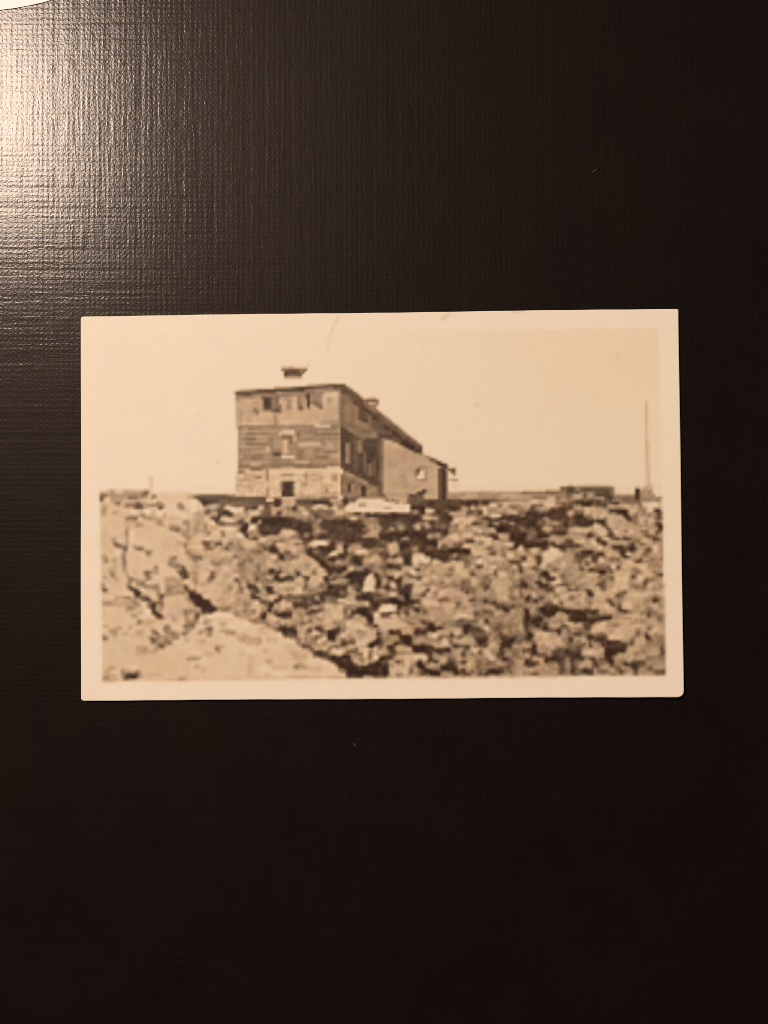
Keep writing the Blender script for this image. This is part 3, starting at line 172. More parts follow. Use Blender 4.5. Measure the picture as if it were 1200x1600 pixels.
L 50 240 80 240 60 1.7;80 250 220 255 40 3;150 287 300 290 40 2.6;200 310 300 310 50 2.2;280 330 350 330 40 1.6;310 352 370 352 40 1.6;340 295 430 305 60 2.8;370 245 500 250 50 4.6;230 248 340 250 30 4.2;80 320 170 320 35 5.8;20 290 110 290 40 5.4;150 350 180 355 40 5.8;60 380 170 380 60 3.2;0 375 40 375 60 4;180 385 280 385 40 5.8;400 385 470 385 50 5.4;500 352 530 352 35 6.2;280 405 400 415 60 5;450 435 530 455 60 4.6;560 350 620 355 40 0.9;570 390 620 395 40 1.4;560 435 620 435 70 1.8;575 460 575 600 40 1.8;600 500 700 510 100 2.5;620 355 720 365 70 5.4;660 420 720 420 50 4.4;640 470 780 460 60 2.2;660 520 750 520 60 1.8;690 560 750 560 50 2;545 450 545 610 30 3.4;630 560 690 560 50 4;810 290 910 290 60 2;730 330 970 325 50 1.9;760 355 950 355 50 1.2;780 385 940 385 45 1;800 415 880 415 30 1.8;950 345 1140 350 35 1.5;1060 375 1200 380 50 2;1100 412 1200 415 50 1.8;1140 445 1200 450 40 0.6;1100 480 1200 485 40 1.8;730 310 730 410 30 3.3;970 420 1070 425 60 5.8;900 455 1010 465 60 5.4;880 500 1060 500 60 5.2;900 545 970 540 40 6.3;980 388 1050 385 40 5.2;1080 512 1160 515 40 6.8;1110 550 1200 545 40 6;1140 580 1200 580 50 5.4;1010 550 1100 560 50 3.2;1080 578 1110 578 40 2.4;870 575 1000 590 50 3.4;750 515 830 525 60 3.5;835 515 835 580 35 2;790 580 850 585 40 1.6;780 610 860 610 30 2.6;945 610 1005 610 40 2;950 640 1005 640 40 1.5;0 495 50 495 50 5.8;50 495 110 495 60 1.8;50 575 110 575 40 7.3;0 545 50 545 60 5.4;110 545 180 545 60 3.5;150 470 200 470 60 4.6;250 435 350 445 60 5;205 550 205 610 50 3;255 520 255 610 35 3;270 565 400 575 70 4;385 540 385 610 35 3.2;400 525 500 540 100 4.8;515 520 515 600 35 6.2;0 625 50 625 60 3;30 635 150 630 50 4;0 700 100 700 60 2;0 735 70 740 40 1.2;0 770 20 770 40 0.6;20 790 110 790 40 2.6;240 650 280 655 50 2;240 690 460 690 60 2;280 735 440 735 70 1.2;270 768 310 768 40 0.8;250 800 400 800 50 1.7;250 855 310 855 60 2.2;150 640 240 660 60 3.8;180 680 240 685 50 3.4;350 645 500 650 50 3.8;470 670 590 690 70 3.5;540 665 590 665 50 3.2;590 640 650 640 60 1.8;625 670 655 670 35 0.7;600 710 640 710 40 2.6;530 765 620 765 40 5.8;560 800 620 800 40 6;440 740 520 740 40 3.2;430 800 500 820 60 5
P 6 690,600 780,595 850,620 1010,690 1040,780 950,830 880,880 730,880 720,800 690,720
L 690 640 840 640 35 7.3;690 602 790 605 30 5.8;790 700 850 700 60 7;750 740 900 740 40 6.6;950 765 1030 770 40 6.2;740 835 900 840 60 5.2;860 645 960 650 50 5.5;660 785 690 785 60 1.8;675 800 675 880 40 0.9;680 890 720 890 50 1.6;640 745 680 745 50 3.4;1040 650 1100 650 70 5;1115 620 1115 820 35 3.4;1152 690 1152 750 30 1.3;1170 645 1200 645 50 2.6;1180 750 1200 750 60 5;950 835 1060 845 60 4;900 870 1080 870 50 3;1080 875 1130 875 60 2;1140 900 1165 900 50 0.9;1140 945 1200 945 130 1.6;1090 925 1140 925 50 2.4;130 785 200 785 60 5.6;110 810 180 820 50 5.8;85 840 85 930 50 7;130 880 130 970 45 7.6;120 945 200 950 60 7.2;150 885 200 885 50 4.6;40 850 40 970 40 5.6;20 960 100 960 40 4.6;0 880 20 880 60 2.4;200 950 240 950 60 3.8;220 910 280 920 50 2.4;280 960 370 960 40 1.9;270 990 390 990 40 2.6;310 900 370 900 60 4.8;310 850 400 850 50 4;445 830 445 930 80 4;490 860 560 870 60 5.6;540 905 620 915 50 5.4;530 842 630 850 40 3;570 990 630 990 50 2.4;590 1020 750 1025 35 1.5;600 1050 690 1050 40 2.6;645 890 645 980 40 2.6;660 965 690 965 60 4.8;690 960 780 965 35 6.4;750 995 780 995 50 7;780 1015 820 1015 50 6.2;690 1000 750 1000 30 3.5;730 920 850 930 50 3;830 960 950 960 60 2.4;880 960 1000 965 40 1.8;820 990 1000 990 40 1.5;950 985 1010 985 40 1.3;1045 910 1045 1000 70 2.6;900 912 1000 918 50 2.4;20 1025 80 1025 60 4.4;80 1010 200 1020 60 3.4;210 1025 310 1035 60 5.3;340 1065 370 1065 60 1.8;320 1022 430 1030 40 3.6;50 1060 50 1130 60 4;80 1110 300 1110 60 2.2;140 1100 250 1110 50 1.9;0 1150 240 1155 40 1.9;200 1065 300 1075 40 3.2;300 1115 400 1125 60 4;240 1150 420 1155 30 4;460 995 560 1015 60 6;430 1080 560 1080 80 5.4;460 1135 530 1135 60 6;560 1105 700 1090 40 6;690 1080 880 1080 80 5.4;630 1155 750 1150 40 2.6;540 1140 640 1140 40 4;750 1142 880 1150 40 5.4;880 1112 980 1120 40 5.8;910 1150 970 1150 40 6;980 1040 1060 1050 60 2.8;1000 1095 1070 1100 60 3;1010 1150 1040 1150 40 2.4;1070 1020 1110 1020 60 4.4;1070 1122 1130 1130 50 4.6;1170 1000 1170 1160 60 2;850 1022 970 1030 60 4.6;0 1182 1200 1182 30 6.2
R 0 1198 1200 1280 8.8
T 900 910 5.6
L 0 35 110 40 60 5;0 90 30 90 60 3.4;30 62 130 68 60 5.5;150 35 250 45 60 6.3;260 25 400 25 30 3.2;290 60 380 60 60 2.8;320 95 350 95 40 3.2;400 35 480 35 80 5.6;100 95 170 95 35 3.4;130 125 190 125 40 1.7;160 160 220 160 40 2.2;165 180 165 260 60 4.6;90 135 130 135 60 5;0 150 120 150 60 6;30 222 95 225 50 7;220 220 350 250 90 6.3;200 302 330 310 60 6.6;130 305 190 305 60 5;280 60 280 150 40 6.6;300 140 380 150 60 6.4;450 95 510 100 50 7.8;480 30 640 40 90 7.3;360 132 480 140 40 6.4;550 120 640 125 35 3;490 155 600 155 40 3.2;510 195 570 195 60 4;400 215 450 220 30 3.4;400 252 470 255 40 2.8;430 285 520 285 40 2.8;500 280 570 285 60 4.2;520 315 580 320 40 2.4;550 350 690 350 35 2.4;620 350 670 350 35 1.8;610 385 680 385 30 3.3;350 290 410 290 40 8;340 320 450 320 40 6.6;590 280 700 275 110 7;640 320 700 320 40 7.6;640 135 900 145 80 6.8;680 45 860 40 60 5;770 62 870 65 40 3.6;850 22 920 28 40 3;900 35 1000 38 50 7;780 95 880 95 40 5.4;980 50 980 120 35 5;900 130 960 130 40 7;1020 135 1110 138 60 7;940 190 1050 190 40 4.6;960 222 1020 222 35 2;965 255 1020 255 35 3;860 240 930 240 90 5;1020 290 1085 290 60 5;930 300 1020 300 60 6.8;700 315 860 318 90 5.4;860 350 960 350 60 4;895 385 930 385 40 2;880 412 925 415 40 2.6;800 385 890 380 35 4;940 385 990 385 40 4.6;1000 415 1085 415 50 4;1025 445 1055 445 35 3.2;1030 480 1085 480 40 4.2;610 412 770 415 40 6.6;1050 370 1110 370 60 6.6;0 385 160 385 45 1.3;0 420 180 420 50 1;0 450 130 450 40 1;0 480 120 480 40 1.2;90 352 280 355 50 2.6;130 392 260 400 60 2.2;190 432 300 440 60 2.4;130 480 260 475 40 1.4;100 510 220 510 40 1.6;290 448 350 448 60 2;320 440 450 445 35 1.1;250 480 400 480 30 2.6;290 410 450 405 30 3.6;160 415 190 415 40 4
P 6.2 200,600 260,540 380,500 500,460 750,480 900,560 740,620 680,700 620,770 420,680 380,620
L 320 518 380 518 40 7.3;200 590 260 590 60 6;260 572 350 580 60 7;480 640 600 640 80 7;420 672 560 680 60 7;390 540 480 540 40 5.2;480 540 570 540 35 5.2;420 605 480 605 40 5.4;540 580 640 580 60 6.6;690 500 840 500 40 5.2;820 475 870 475 40 4.4;740 600 800 600 50 4;740 645 800 645 60 3.8;700 695 730 695 40 4.4;680 740 730 740 60 3.2;670 772 700 772 40 2.4;635 730 635 790 35 4.6;740 770 850 740 100 6.4;900 575 960 575 35 3.4;860 605 960 610 40 4.6;865 668 895 668 60 2;880 702 935 705 40 1.1;880 735 960 735 40 3.6;960 605 990 605 35 7.8;990 595 1110 605 90 6.6;900 645 960 645 50 6;960 700 1110 700 60 4.6;1060 700 1085 700 40 3.5;960 762 1020 765 40 4.4;1020 752 1110 760 50 4.6;870 800 960 800 50 4.8;860 850 1020 850 70 5.4;930 890 1010 885 40 6;1060 845 1115 845 140 3.6;1030 935 1110 938 60 4;60 545 95 545 40 5.5;130 575 160 575 40 1.9;100 555 190 550 60 3;130 575 160 575 40 1.9;45 570 45 660 35 2.4;0 640 50 640 40 1.9;0 590 30 590 60 4;100 600 100 670 60 3.6;130 640 240 640 40 3.6;140 680 220 680 50 1.6;160 738 190 738 40 1.2;180 710 380 705 40 1.8;240 740 330 735 40 1.5;260 662 390 665 40 3;220 640 380 640 30 4.2;320 780 400 780 50 2;390 735 445 735 40 0.9;340 740 380 740 40 2.4;160 790 220 790 50 1.8;0 740 60 740 40 4.6;70 770 120 770 60 3.2;225 768 290 768 40 4.6
P 1.4 380,720 520,720 640,790 610,870 520,910 480,1000 390,1000 350,960 350,830 390,790
P 6 100,820 320,840 350,880 330,915 100,900 70,880
L 420 790 500 790 50 2.4;370 850 450 850 60 1;390 885 440 885 60 0.8;520 790 630 800 40 1.6;500 760 600 765 40 2.6;0 830 60 830 100 2.6;0 900 60 900 60 1.6;0 955 100 955 40 1;0 930 60 930 40 1.5;130 870 200 870 50 7.2;280 860 330 860 30 6.8;110 930 250 930 40 4.4;160 960 230 960 40 1.6;200 995 260 995 50 2.2;220 1025 260 1025 40 1.6;190 1058 290 1060 40 2.8;30 1035 100 1035 60 5.8;80 1000 150 1000 60 5.4;0 995 50 995 50 4;290 965 350 965 60 2.4;260 1000 340 1000 50 3.4;300 1055 380 1055 60 5.4;385 1050 420 1050 40 6.5;350 1020 420 1020 50 4.6;420 1030 480 1030 60 3;70 1088 200 1085 40 2.4;100 1122 200 1130 50 1.5;100 1155 210 1155 40 1.7;30 1115 80 1115 40 2.6;220 1120 260 1120 50 5.4;260 1120 410 1120 50 3.6;0 1085 60 1085 50 3.6;0 1150 60 1150 40 3.6;480 945 640 940 60 5;540 915 760 905 60 5.6;640 835 800 825 60 5.8;740 887 860 883 50 4.6;510 1000 580 1000 60 5;580 1020 640 1020 40 3;620 1025 800 1030 45 1.8;700 1060 800 1060 40 1.6;735 1090 800 1090 40 2;700 1000 860 1000 50 2.6;740 1022 770 1022 40 1.1;830 1020 830 1080 50 2.8;480 1085 560 1085 60 3.4;540 1120 600 1120 60 3;600 1092 700 1100 60 5;610 1150 720 1150 40 5.6;730 1135 800 1135 60 3;800 1100 930 1100 80 4.4;870 950 1030 950 60 4;930 1022 1110 1030 50 5.2;960 1060 1110 1060 40 5.4;870 1045 960 1042 40 4.2;900 1090 990 1090 40 3.4;990 1130 1060 1130 60 2.6;970 1110 1110 1110 50 3.4;860 1150 930 1150 40 5.6;420 1142 520 1150 50 4.4;960 982 1110 990 60 4.6;0 1182 1150 1182 30 7.3
R 1122 0 1146 1170 7.6
R 1144 0 1200 1280 8.9
R 0 1198 1200 1280 8.8
"""
HOUSE = """
T 360 660 0
P 5.7 72,10 1035,0 1035,410 75,440
P 7.8 50,470 75,440 1040,415 1055,720 50,690
G 75 30 1035 415 24.5 5.2 6.2
T 360 560 0
P 7 50,340 1010,275 1030,625 50,640
L 50 325 400 325 35 3;70 345 210 345 40 3;210 325 420 320 35 2.4;410 298 690 295 35 2.2;680 275 910 270 30 2.2;910 255 1030 255 45 2.6;1030 265 1080 265 50 2.6;740 250 1060 245 20 4;250 300 410 298 20 4;70 315 250 315 20 4.5;50 375 90 375 40 5;80 370 210 370 30 5.5;210 350 480 350 40 5;480 340 700 330 40 4.5;700 320 870 315 60 4.3;790 300 1000 295 30 5
P 9.25 40,205 1000,205 1062,234 700,256 50,309 40,309
L 48 322 1055 251 24 2.3;1050 300 1050 640 26 3.4
L 300 370 390 370 30 2.6;350 380 350 480 75 1.4;335 390 335 430 45 0.9;300 390 300 480 25 4.5;420 350 420 480 75 4.2;390 495 480 495 30 3.4;430 490 460 490 30 2.2;230 430 290 430 100 6.3;215 487 265 487 40 4.6;240 520 260 520 30 4.6;310 490 390 490 30 4.6;468 440 468 500 25 4;500 370 520 370 40 5;550 370 550 480 50 5.6;610 360 610 480 30 7;655 360 655 480 60 5;650 465 675 465 40 3;690 380 690 450 40 6;700 355 720 355 40 4;732 335 732 460 28 2;800 330 800 440 110 4.8;780 420 850 450 40 3.8;830 455 865 455 40 4;750 455 780 455 40 6.8;870 400 1000 400 120 7.3;890 350 1000 350 30 7.8;930 370 930 420 40 6.4;425 540 425 620 40 5.4;100 490 100 600 40 6;150 570 200 570 60 6.4;480 590 700 590 30 7.4;700 580 1000 590 40 7;850 603 1030 605 25 6
L 75 640 1030 635 25 5;790 635 930 635 25 7.4;170 660 290 660 30 4.4;70 660 100 660 30 4.6;150 710 360 705 25 4.4;460 708 600 708 28 8;500 685 610 690 30 7.8;610 685 720 690 35 4.5;620 715 650 715 40 3.8;480 735 580 735 35 3.8;555 770 580 770 50 3.8;515 770 515 880 32 7.5;590 757 620 757 40 7.6;620 770 690 770 40 4.8;640 803 840 803 28 7.3;120 755 240 755 30 4.4;840 775 870 775 40 4.4;690 690 800 690 40 5;780 660 1000 660 25 5;800 710 1030 710 25 4.6;150 802 360 805 30 4.5;380 740 380 840 50 4.8
L 480 103 560 103 30 5;550 103 650 103 30 3.4;505 130 650 130 30 1.8;505 155 540 155 40 2.2;540 155 670 155 30 3.4;660 110 715 105 25 5;650 130 690 130 30 4.4;510 182 660 182 25 6.4;610 85 720 85 22 8;720 60 740 60 40 8.6
T 360 660 0
L 480 325 600 325 28 8.2;515 180 515 290 30 7.6;480 130 575 135 35 3.8;555 165 578 165 50 3.8;385 275 480 275 30 4.4;400 300 470 300 28 2;420 330 420 430 100 4.8;340 250 360 250 60 6.8;650 205 840 205 28 7.3;600 370 740 370 25 6.8;910 225 960 225 60 6.2;660 250 660 350 70 4.8;190 395 270 395 25 7;75 420 330 420 30 4.6;75 465 130 465 30 4.6;190 440 300 440 30 4.4;480 400 1030 395 35 4.6;600 420 900 420 25 4.8;800 325 920 325 30 4.2;960 300 1020 300 25 6.4;130 330 300 335 50 4.6;780 270 830 270 60 4.8;860 278 1000 275 30 4.5
L 345 440 345 540 25 5;345 620 345 690 25 5.8;130 505 240 510 60 6.8;240 515 290 515 25 5.4;90 540 190 540 25 6.6;360 470 700 465 25 8.3;480 490 590 490 25 6;425 490 425 600 50 8.2;700 500 720 500 60 6;760 510 830 510 80 7;840 520 860 520 40 6;910 448 1030 445 40 8.3;950 520 1010 520 60 6;1025 500 1025 560 25 8.5;670 570 720 570 60 6.6;840 600 940 600 30 6.6;890 633 910 633 25 5.2;1010 610 1032 610 25 9.2;740 600 780 600 40 8;600 620 650 620 80 8;60 585 200 590 40 7;180 635 210 635 30 6.4;850 665 1000 670 40 6.6;600 685 840 690 30 7;530 560 530 690 95 0.9;485 562 600 562 25 2.4;590 570 590 690 25 3.6;475 560 475 640 25 5.5;500 680 580 680 25 1.6;0 715 310 715 40 3;90 748 400 755 50 2.8;0 765 150 770 40 3.8;410 745 470 745 60 1.6;340 728 400 728 30 7.6;500 750 590 745 40 7;620 737 850 740 40 2.8;770 755 930 752 28 1.4;840 705 1000 705 25 4.6;1060 740 1090 740 40 1.5
T 520 590 0
P 3.9 55,140 110,150 240,260 360,360 430,470 430,600 240,560 75,450
P 1.5 75,450 240,560 360,620 440,600 440,840 75,840
P 2.4 400,340 600,450 830,650 830,705 600,650 430,600
P 6.6 455,580 520,580 600,615 700,665 800,720 900,750 1040,840 455,840
P 2.6 0,62 95,60 150,90 240,155 300,215 430,310 560,430 740,570 838,650 838,705 770,690 620,570 480,460 360,350 240,265 130,170 80,130 0,105
L 70 125 130 135 40 1.8;200 230 360 340 32 1.6;370 360 410 400 50 1.4;480 450 530 490 40 1.4;560 510 640 575 45 1.3;650 605 760 665 50 1.1;760 680 830 700 40 2.4;300 230 420 330 40 3.8;430 340 600 475 40 3.4;600 480 830 655 36 3.2;75 150 75 450 30 4;140 250 140 420 60 4.6;200 410 330 470 50 4.6;390 490 390 590 40 4.3
P 2 240,280 330,330 330,420 290,420 240,390
P 2.6 365,380 430,430 430,500 390,500 365,450
L 430 510 540 545 50 2.6;430 550 540 555 30 1.6;540 565 620 580 30 2.4;90 470 90 840 30 2;140 620 140 800 40 3.6;215 560 215 840 60 2.4;255 590 255 700 40 3.5;180 600 180 660 30 1.6;335 660 335 770 60 1.2;365 735 385 735 50 1;330 795 360 795 40 0.8;300 700 300 800 30 2.4;415 690 415 840 35 1.8;440 580 440 840 25 3.5;460 610 600 645 60 7;465 600 465 840 22 4.6;570 720 570 770 20 5;310 215 410 215 25 3.6;370 240 400 240 30 6;420 210 420 250 20 5.4;320 190 400 190 20 7;360 265 410 275 40 5;830 725 920 762 28 4.6;910 767 990 792 28 3;980 800 1070 835 35 1.6
T 520 670 0
P 6.6 480,110 560,130 700,210 850,250 980,310 1000,660 700,700 500,640 480,560
P 1.5 75,90 440,90 440,530 95,370
P 4.6 95,372 200,412 300,466 440,528 440,630 100,640
L 90 90 90 360 30 2;140 140 140 320 40 4.1;215 80 215 400 60 2.4;255 110 255 220 40 4.1;180 120 180 180 30 1.6;335 180 335 290 60 1.2;365 255 385 255 50 1;330 315 360 315 40 0.8;300 220 300 420 30 2.7;345 330 345 440 40 3.4;385 290 385 450 30 2.8;440 100 440 620 30 3;470 110 470 600 22 4.4;455 622 500 622 30 2.6;500 670 570 670 25 3;580 692 620 692 25 2.8;910 287 990 312 28 3;980 320 1070 360 35 1.5;1000 370 1000 660 30 3;1043 380 1043 670 30 0.7;1020 370 1020 660 20 2;1070 400 1070 660 22 3.6;1070 380 1150 380 25 3.4;1110 405 1150 405 30 4;1130 432 1150 432 20 6;1090 480 1170 480 20 6.6;1090 535 1180 535 60 8.5;1090 600 1200 600 25 7;1090 635 1200 640 40 5.4;800 375 800 420 40 3;775 400 775 450 25 5;840 400 840 468 50 8.8;800 455 850 455 26 8.8;870 390 870 480 25 5;780 482 880 482 20 5.4;790 360 900 355 20 5.6;840 588 868 588 44 2;790 600 860 600 25 2;750 625 830 625 25 2.4;710 610 710 700 40 3.8;730 640 850 640 50 2.6;740 690 1000 690 50 2.2;750 740 830 740 30 0.5;820 765 860 765 30 0.6;900 715 950 715 60 1.3;1000 690 1200 690 40 2;890 770 940 768 25 9;940 732 1200 740 50 1.8;990 770 1010 770 30 1;1100 750 1160 755 40 1;95 362 440 525 36 2;300 475 430 520 50 2;155 515 155 590 28 1.3;290 540 290 635 45 2;285 545 285 585 30 1.6;130 425 200 450 30 5.6;200 465 320 505 28 5.4;88 430 88 620 25 4;60 430 60 560 25 8;60 545 60 565 25 9.3;420 280 420 400 25 1.6
P 8.7 240,660 440,660 560,690 720,710 720,780 130,780 130,720 220,700
L 250 690 320 690 25 7.4;250 715 310 715 25 6.2;480 745 550 745 20 7.2;545 630 545 690 40 6.2;640 670 690 670 60 6;480 610 700 630 30 6
"""


# ---------------------------------------------------------------- the flat print
# The picture on the photographic card is flat print.  It is drawn here as tonal
# strokes on a small canvas and becomes the colour attribute of the print sheet.
CX0, CY0, CX1, CY1 = 112, 468, 1084, 1108        # canvas window, 2 units per cell
CW, CH = (CX1 - CX0) // 2, (CY1 - CY0) // 2


def soften(a, n):
    for _ in range(n):
        p = np.pad(a, 1, 'edge')
        a = (p[:-2, 1:-1] + p[2:, 1:-1] + p[1:-1, :-2] + p[1:-1, 2:] + 2 * a) / 6
    return a


def facets(rng, h, w, size):
    """Broken stone: lit from the upper left within irregular cells, dark where cells meet."""
    gh, gw = int(h / size) + 3, int(w / size) + 3
    jx, jy = rng.uniform(0, 1, (gh, gw)), rng.uniform(0, 1, (gh, gw))
    tone = rng.normal(0, .55, (gh, gw))
    tilt = rng.normal(.8, .5, (gh, gw))
    yy, xx = np.meshgrid(np.arange(h), np.arange(w), indexing='ij')
    yy = yy / size + smooth_noise(rng, h, w, 4) * .22
    xx = xx / size + smooth_noise(rng, h, w, 4) * .22
    ci, cj = np.floor(xx).astype(int), np.floor(yy).astype(int)
    f1 = np.full((h, w), 9.)
    f2 = np.full((h, w), 9.)
    val = np.zeros((h, w))
    for dj in (-1, 0, 1):
        for di in (-1, 0, 1):
            j = np.clip(cj + dj, 0, gh - 1)
            i = np.clip(ci + di, 0, gw - 1)
            ax, ay = xx - (i + jx[j, i]), yy - (j + jy[j, i])
            d = np.hypot(ax * .85, ay * 1.15)
            v = tone[j, i] - tilt[j, i] * (ax * .7 + ay * .9)
            near = d < f1
            f2 = np.where(near, f1, np.minimum(f2, d))
            val = np.where(near, v, val)
            f1 = np.where(near, d, f1)
    return val, np.clip(1 - (f2 - f1) / .16, 0, 1)


def paint_tones():
    rng = np.random.default_rng(7)
    t = np.full((CH, CW), 9.22, np.float32)
    X = (np.arange(CW) + .5) * 2 + CX0
    Y = (np.arange(CH) + .5) * 2 + CY0
    soft = 1.6

    def put(x0, x1, y0, y1, fn):
        nonlocal t
        i0, i1 = max(0, int((x0 - CX0) / 2) - 2), min(CW, int((x1 - CX0) / 2) + 3)
        j0, j1 = max(0, int((y0 - CY0) / 2) - 2), min(CH, int((y1 - CY0) / 2) + 3)
        if i1 <= i0 or j1 <= j0:
            return
        gx, gy = np.meshgrid(X[i0:i1], Y[j0:j1])
        a, tone = fn(gx, gy)
        b = t[j0:j1, i0:i1]
        b += (tone - b) * a

    def rect(x0, y0, x1, y1, tone):
        def fn(gx, gy):
            d = np.minimum(np.minimum(gx - x0, x1 - gx), np.minimum(gy - y0, y1 - gy))
            return np.clip(d / soft + .5, 0, 1), tone
        put(x0, x1, y0, y1, fn)

    def line(x0, y0, x1, y1, w, tone, rnd=None):
        # a stroke; in the rocks it is a soft rounded dab, on the house a crisp bar
        rnd = ROUND[0] if rnd is None else rnd
        dx, dy = x1 - x0, y1 - y0
        ln = math.hypot(dx, dy) or 1e-3
        ux, uy = dx / ln, dy / ln

        def fn(gx, gy):
            u = (gx - x0) * ux + (gy - y0) * uy
            v = np.abs(-(gx - x0) * uy + (gy - y0) * ux)
            if not rnd:
                d = np.minimum(np.minimum(u + .8, ln + .8 - u), w / 2 + .2 - v)
                return np.clip(d / soft + .5, 0, 1), tone
            hu, hv = ln / 2 + 1.2, w / 2 + .7
            r = min(hu, hv) * rnd
            qu, qv = np.abs(u - ln / 2) - (hu - r), v - (hv - r)
            d = r - np.hypot(np.maximum(qu, 0), np.maximum(qv, 0)) - np.minimum(np.maximum(qu, qv), 0)
            return np.clip(d / 2.3 + .5, 0, 1), tone
        h = w / 2 + 1
        put(min(x0, x1) - h, max(x0, x1) + h, min(y0, y1) - h, max(y0, y1) + h, fn)

    def poly(pts, tone):
        xs = [p[0] for p in pts]
        ys = [p[1] for p in pts]

        def fn(gx, gy):
            ins = np.zeros(gx.shape, bool)
            dist = np.full(gx.shape, 1e9, np.float32)
            n = len(pts)
            for k in range(n):
                (ax, ay), (bx, by) = pts[k], pts[(k + 1) % n]
                dx, dy = bx - ax, by - ay
                l2 = dx * dx + dy * dy or 1e-6
                s = np.clip(((gx - ax) * dx + (gy - ay) * dy) / l2, 0, 1)
                dist = np.minimum(dist, np.hypot(gx - ax - s * dx, gy - ay - s * dy))
                if ay != by:
                    ins ^= ((ay > gy) != (by > gy)) & (gx < (bx - ax) * (gy - ay) / (by - ay) + ax)
            sd = np.where(ins, dist, -dist)
            return np.clip(sd / soft + .5, 0, 1), tone
        put(min(xs), max(xs), min(ys), max(ys), fn)

    ROUND = [.8]
    ox = oy = 0
    k = 8.
    for txt in (ROCKS_TOP, ROCKS_LOW, HOUSE):
        k = 6. if txt is HOUSE else 8.
        ROUND[0] = 0 if txt is HOUSE else .8
        if txt is HOUSE:
            # ragged rock edges: shift the tones a little, then draw the crisp house over them
            n1 = smooth_noise(rng, CH, CW, 3) * 1.1 + smooth_noise(rng, CH, CW, 7) * .9
            n2 = smooth_noise(rng, CH, CW, 3) * 1.1 + smooth_noise(rng, CH, CW, 7) * .9
            amp = np.clip((Y - 774) / 12, 0, 1)[:, None] * .36
            yy = np.clip(np.arange(CH)[:, None] + n1 * amp, 0, CH - 1.001)
            xx = np.clip(np.arange(CW)[None, :] + n2 * amp, 0, CW - 1.001)
            j, i = yy.astype(int), xx.astype(int)
            fy, fx = yy - j, xx - i
            t = (t[j, i] * (1 - fx) + t[j, i + 1] * fx) * (1 - fy) + (t[j + 1, i] * (1 - fx) + t[j + 1, i + 1] * fx) * fy
            # melt the joins between neighbouring patches
            for sx in (300, 450, 600, 750, 900):
                i0 = (sx - CX0) // 2
                j0 = (770 - CY0) // 2
                for i in range(i0 - 4, i0 + 4):
                    wgt = .5 * (1 - abs(i + .5 - i0) / 5)
                    t[j0:, i] = t[j0:, i] * (1 - wgt) + wgt * t[j0:, 2 * i0 - 1 - i]
            # soften the dabs into stones, then put back the stones' own facets and crevices
            zone = np.clip((Y - 776) / 8, 0, 1)[:, None]
            s1, s2 = soften(t, 1), soften(t, 14)
            stones = s1 + .22 * (s1 - s2)
            fac, crack = facets(rng, CH, CW, 5.2)
            fac2, crack2 = facets(rng, CH, CW, 2.6)
            rough = np.clip((8.1 - s2) / 2.2, .10, 1)
            stones = stones + rough * (fac * .40 + fac2 * .30 - crack * .40 - crack2 * .15 + .20)
            stones = np.where(stones < 8.3, 5.9 + (stones - 5.9) * 1.05, stones)
            stones = stones - .3 * np.clip((4.2 - stones) / 2, 0, 1) + .42 * np.clip((stones - 2.2) / 2, 0, 1) * np.clip(8 - stones, 0, 1)
            t = (t + (stones - t) * zone).astype(np.float32)
        for row in txt.strip().splitlines():
            c, rest = row.split(None, 1)
            if c == 'T':
                ox, oy, base = [float(q) for q in rest.split()]
                if txt is not HOUSE and base:
                    rect(ox, oy, ox + 150, oy + 160, base)
            elif c == 'R':
                a = [float(q) for q in rest.split()]
                rect(ox + a[0] / k, oy + a[1] / k, ox + a[2] / k, oy + a[3] / k, a[4])
            elif c == 'G':
                a = [float(q) for q in rest.split()]
                y, n = a[1], 0
                while y < a[3]:
                    x = a[0]
                    while x < a[2]:
                        w = rng.uniform(60, 190)
                        line(ox + x / k, oy + y / k, ox + min(a[2], x + w) / k, oy + y / k, 4, rng.uniform(4.9, 5.6) if n % 2 else rng.uniform(5.5, 6.2))
                        x += w
                    y += a[4]
                    n += 1
            elif c == 'L':
                for s in rest.split(';'):
                    a = [float(q) for q in s.split()]
                    line(ox + a[0] / k, oy + a[1] / k, ox + a[2] / k, oy + a[3] / k, a[4] / k, a[5])
            elif c == 'P':
                tone, pts = rest.split(None, 1)
                poly([(ox + float(p.split(',')[0]) / k, oy + float(p.split(',')[1]) / k) for p in pts.split()], float(tone))
    # masonry courses of the plinth and a little weathering on the walls
    st, sc2 = facets(rng, CH, CW, 2.4)
    wt, _ = facets(rng, CH, CW, 4.0)
    gx, gy = np.meshgrid(X, Y)
    plinth = (gx > 370) & (gx < 534) & (gy > 739) & (gy < 776) & (t > 6)
    t += plinth * (st * .55 - sc2 * .5)
    side = (gx > 538) & (gx < 594) & (gy > 742 + (gx - 538) * .45) & (gy < 778) & (t > 3.4)
    t += side * (st * .45 - sc2 * .4)
    walls = (gx > 370) & (gx < 690) & (gy > 612) & (gy < 775) & (t < 7.6) & (t > 1.5) & ~plinth
    t += walls * (wt * .22 + st * .12)
    # thin far things: mast at the right, little pole at the left, marks in the sky
    line(1010, 627, 1012, 764, 3.4, 8.0, 0)
    line(1011, 690, 1013, 764, 4.5, 7.5, 0)
    line(236, 745, 236, 772, 4, 7.9)
    line(338, 722, 343, 722, 8, 8.7)
    line(308, 648, 316, 648, 6, 8.9)
    line(742, 632, 750, 632, 6, 8.7)
    line(962, 556, 968, 556, 6, 8.7)
    # rebate edges: what lies outside the picture is bare paper
    xl = 153 + (Y - 515) / 545 * 7
    xr = 1029 + (Y - 515) / 540 * 12
    yt = 521 - (X - 155) / 875 * 9
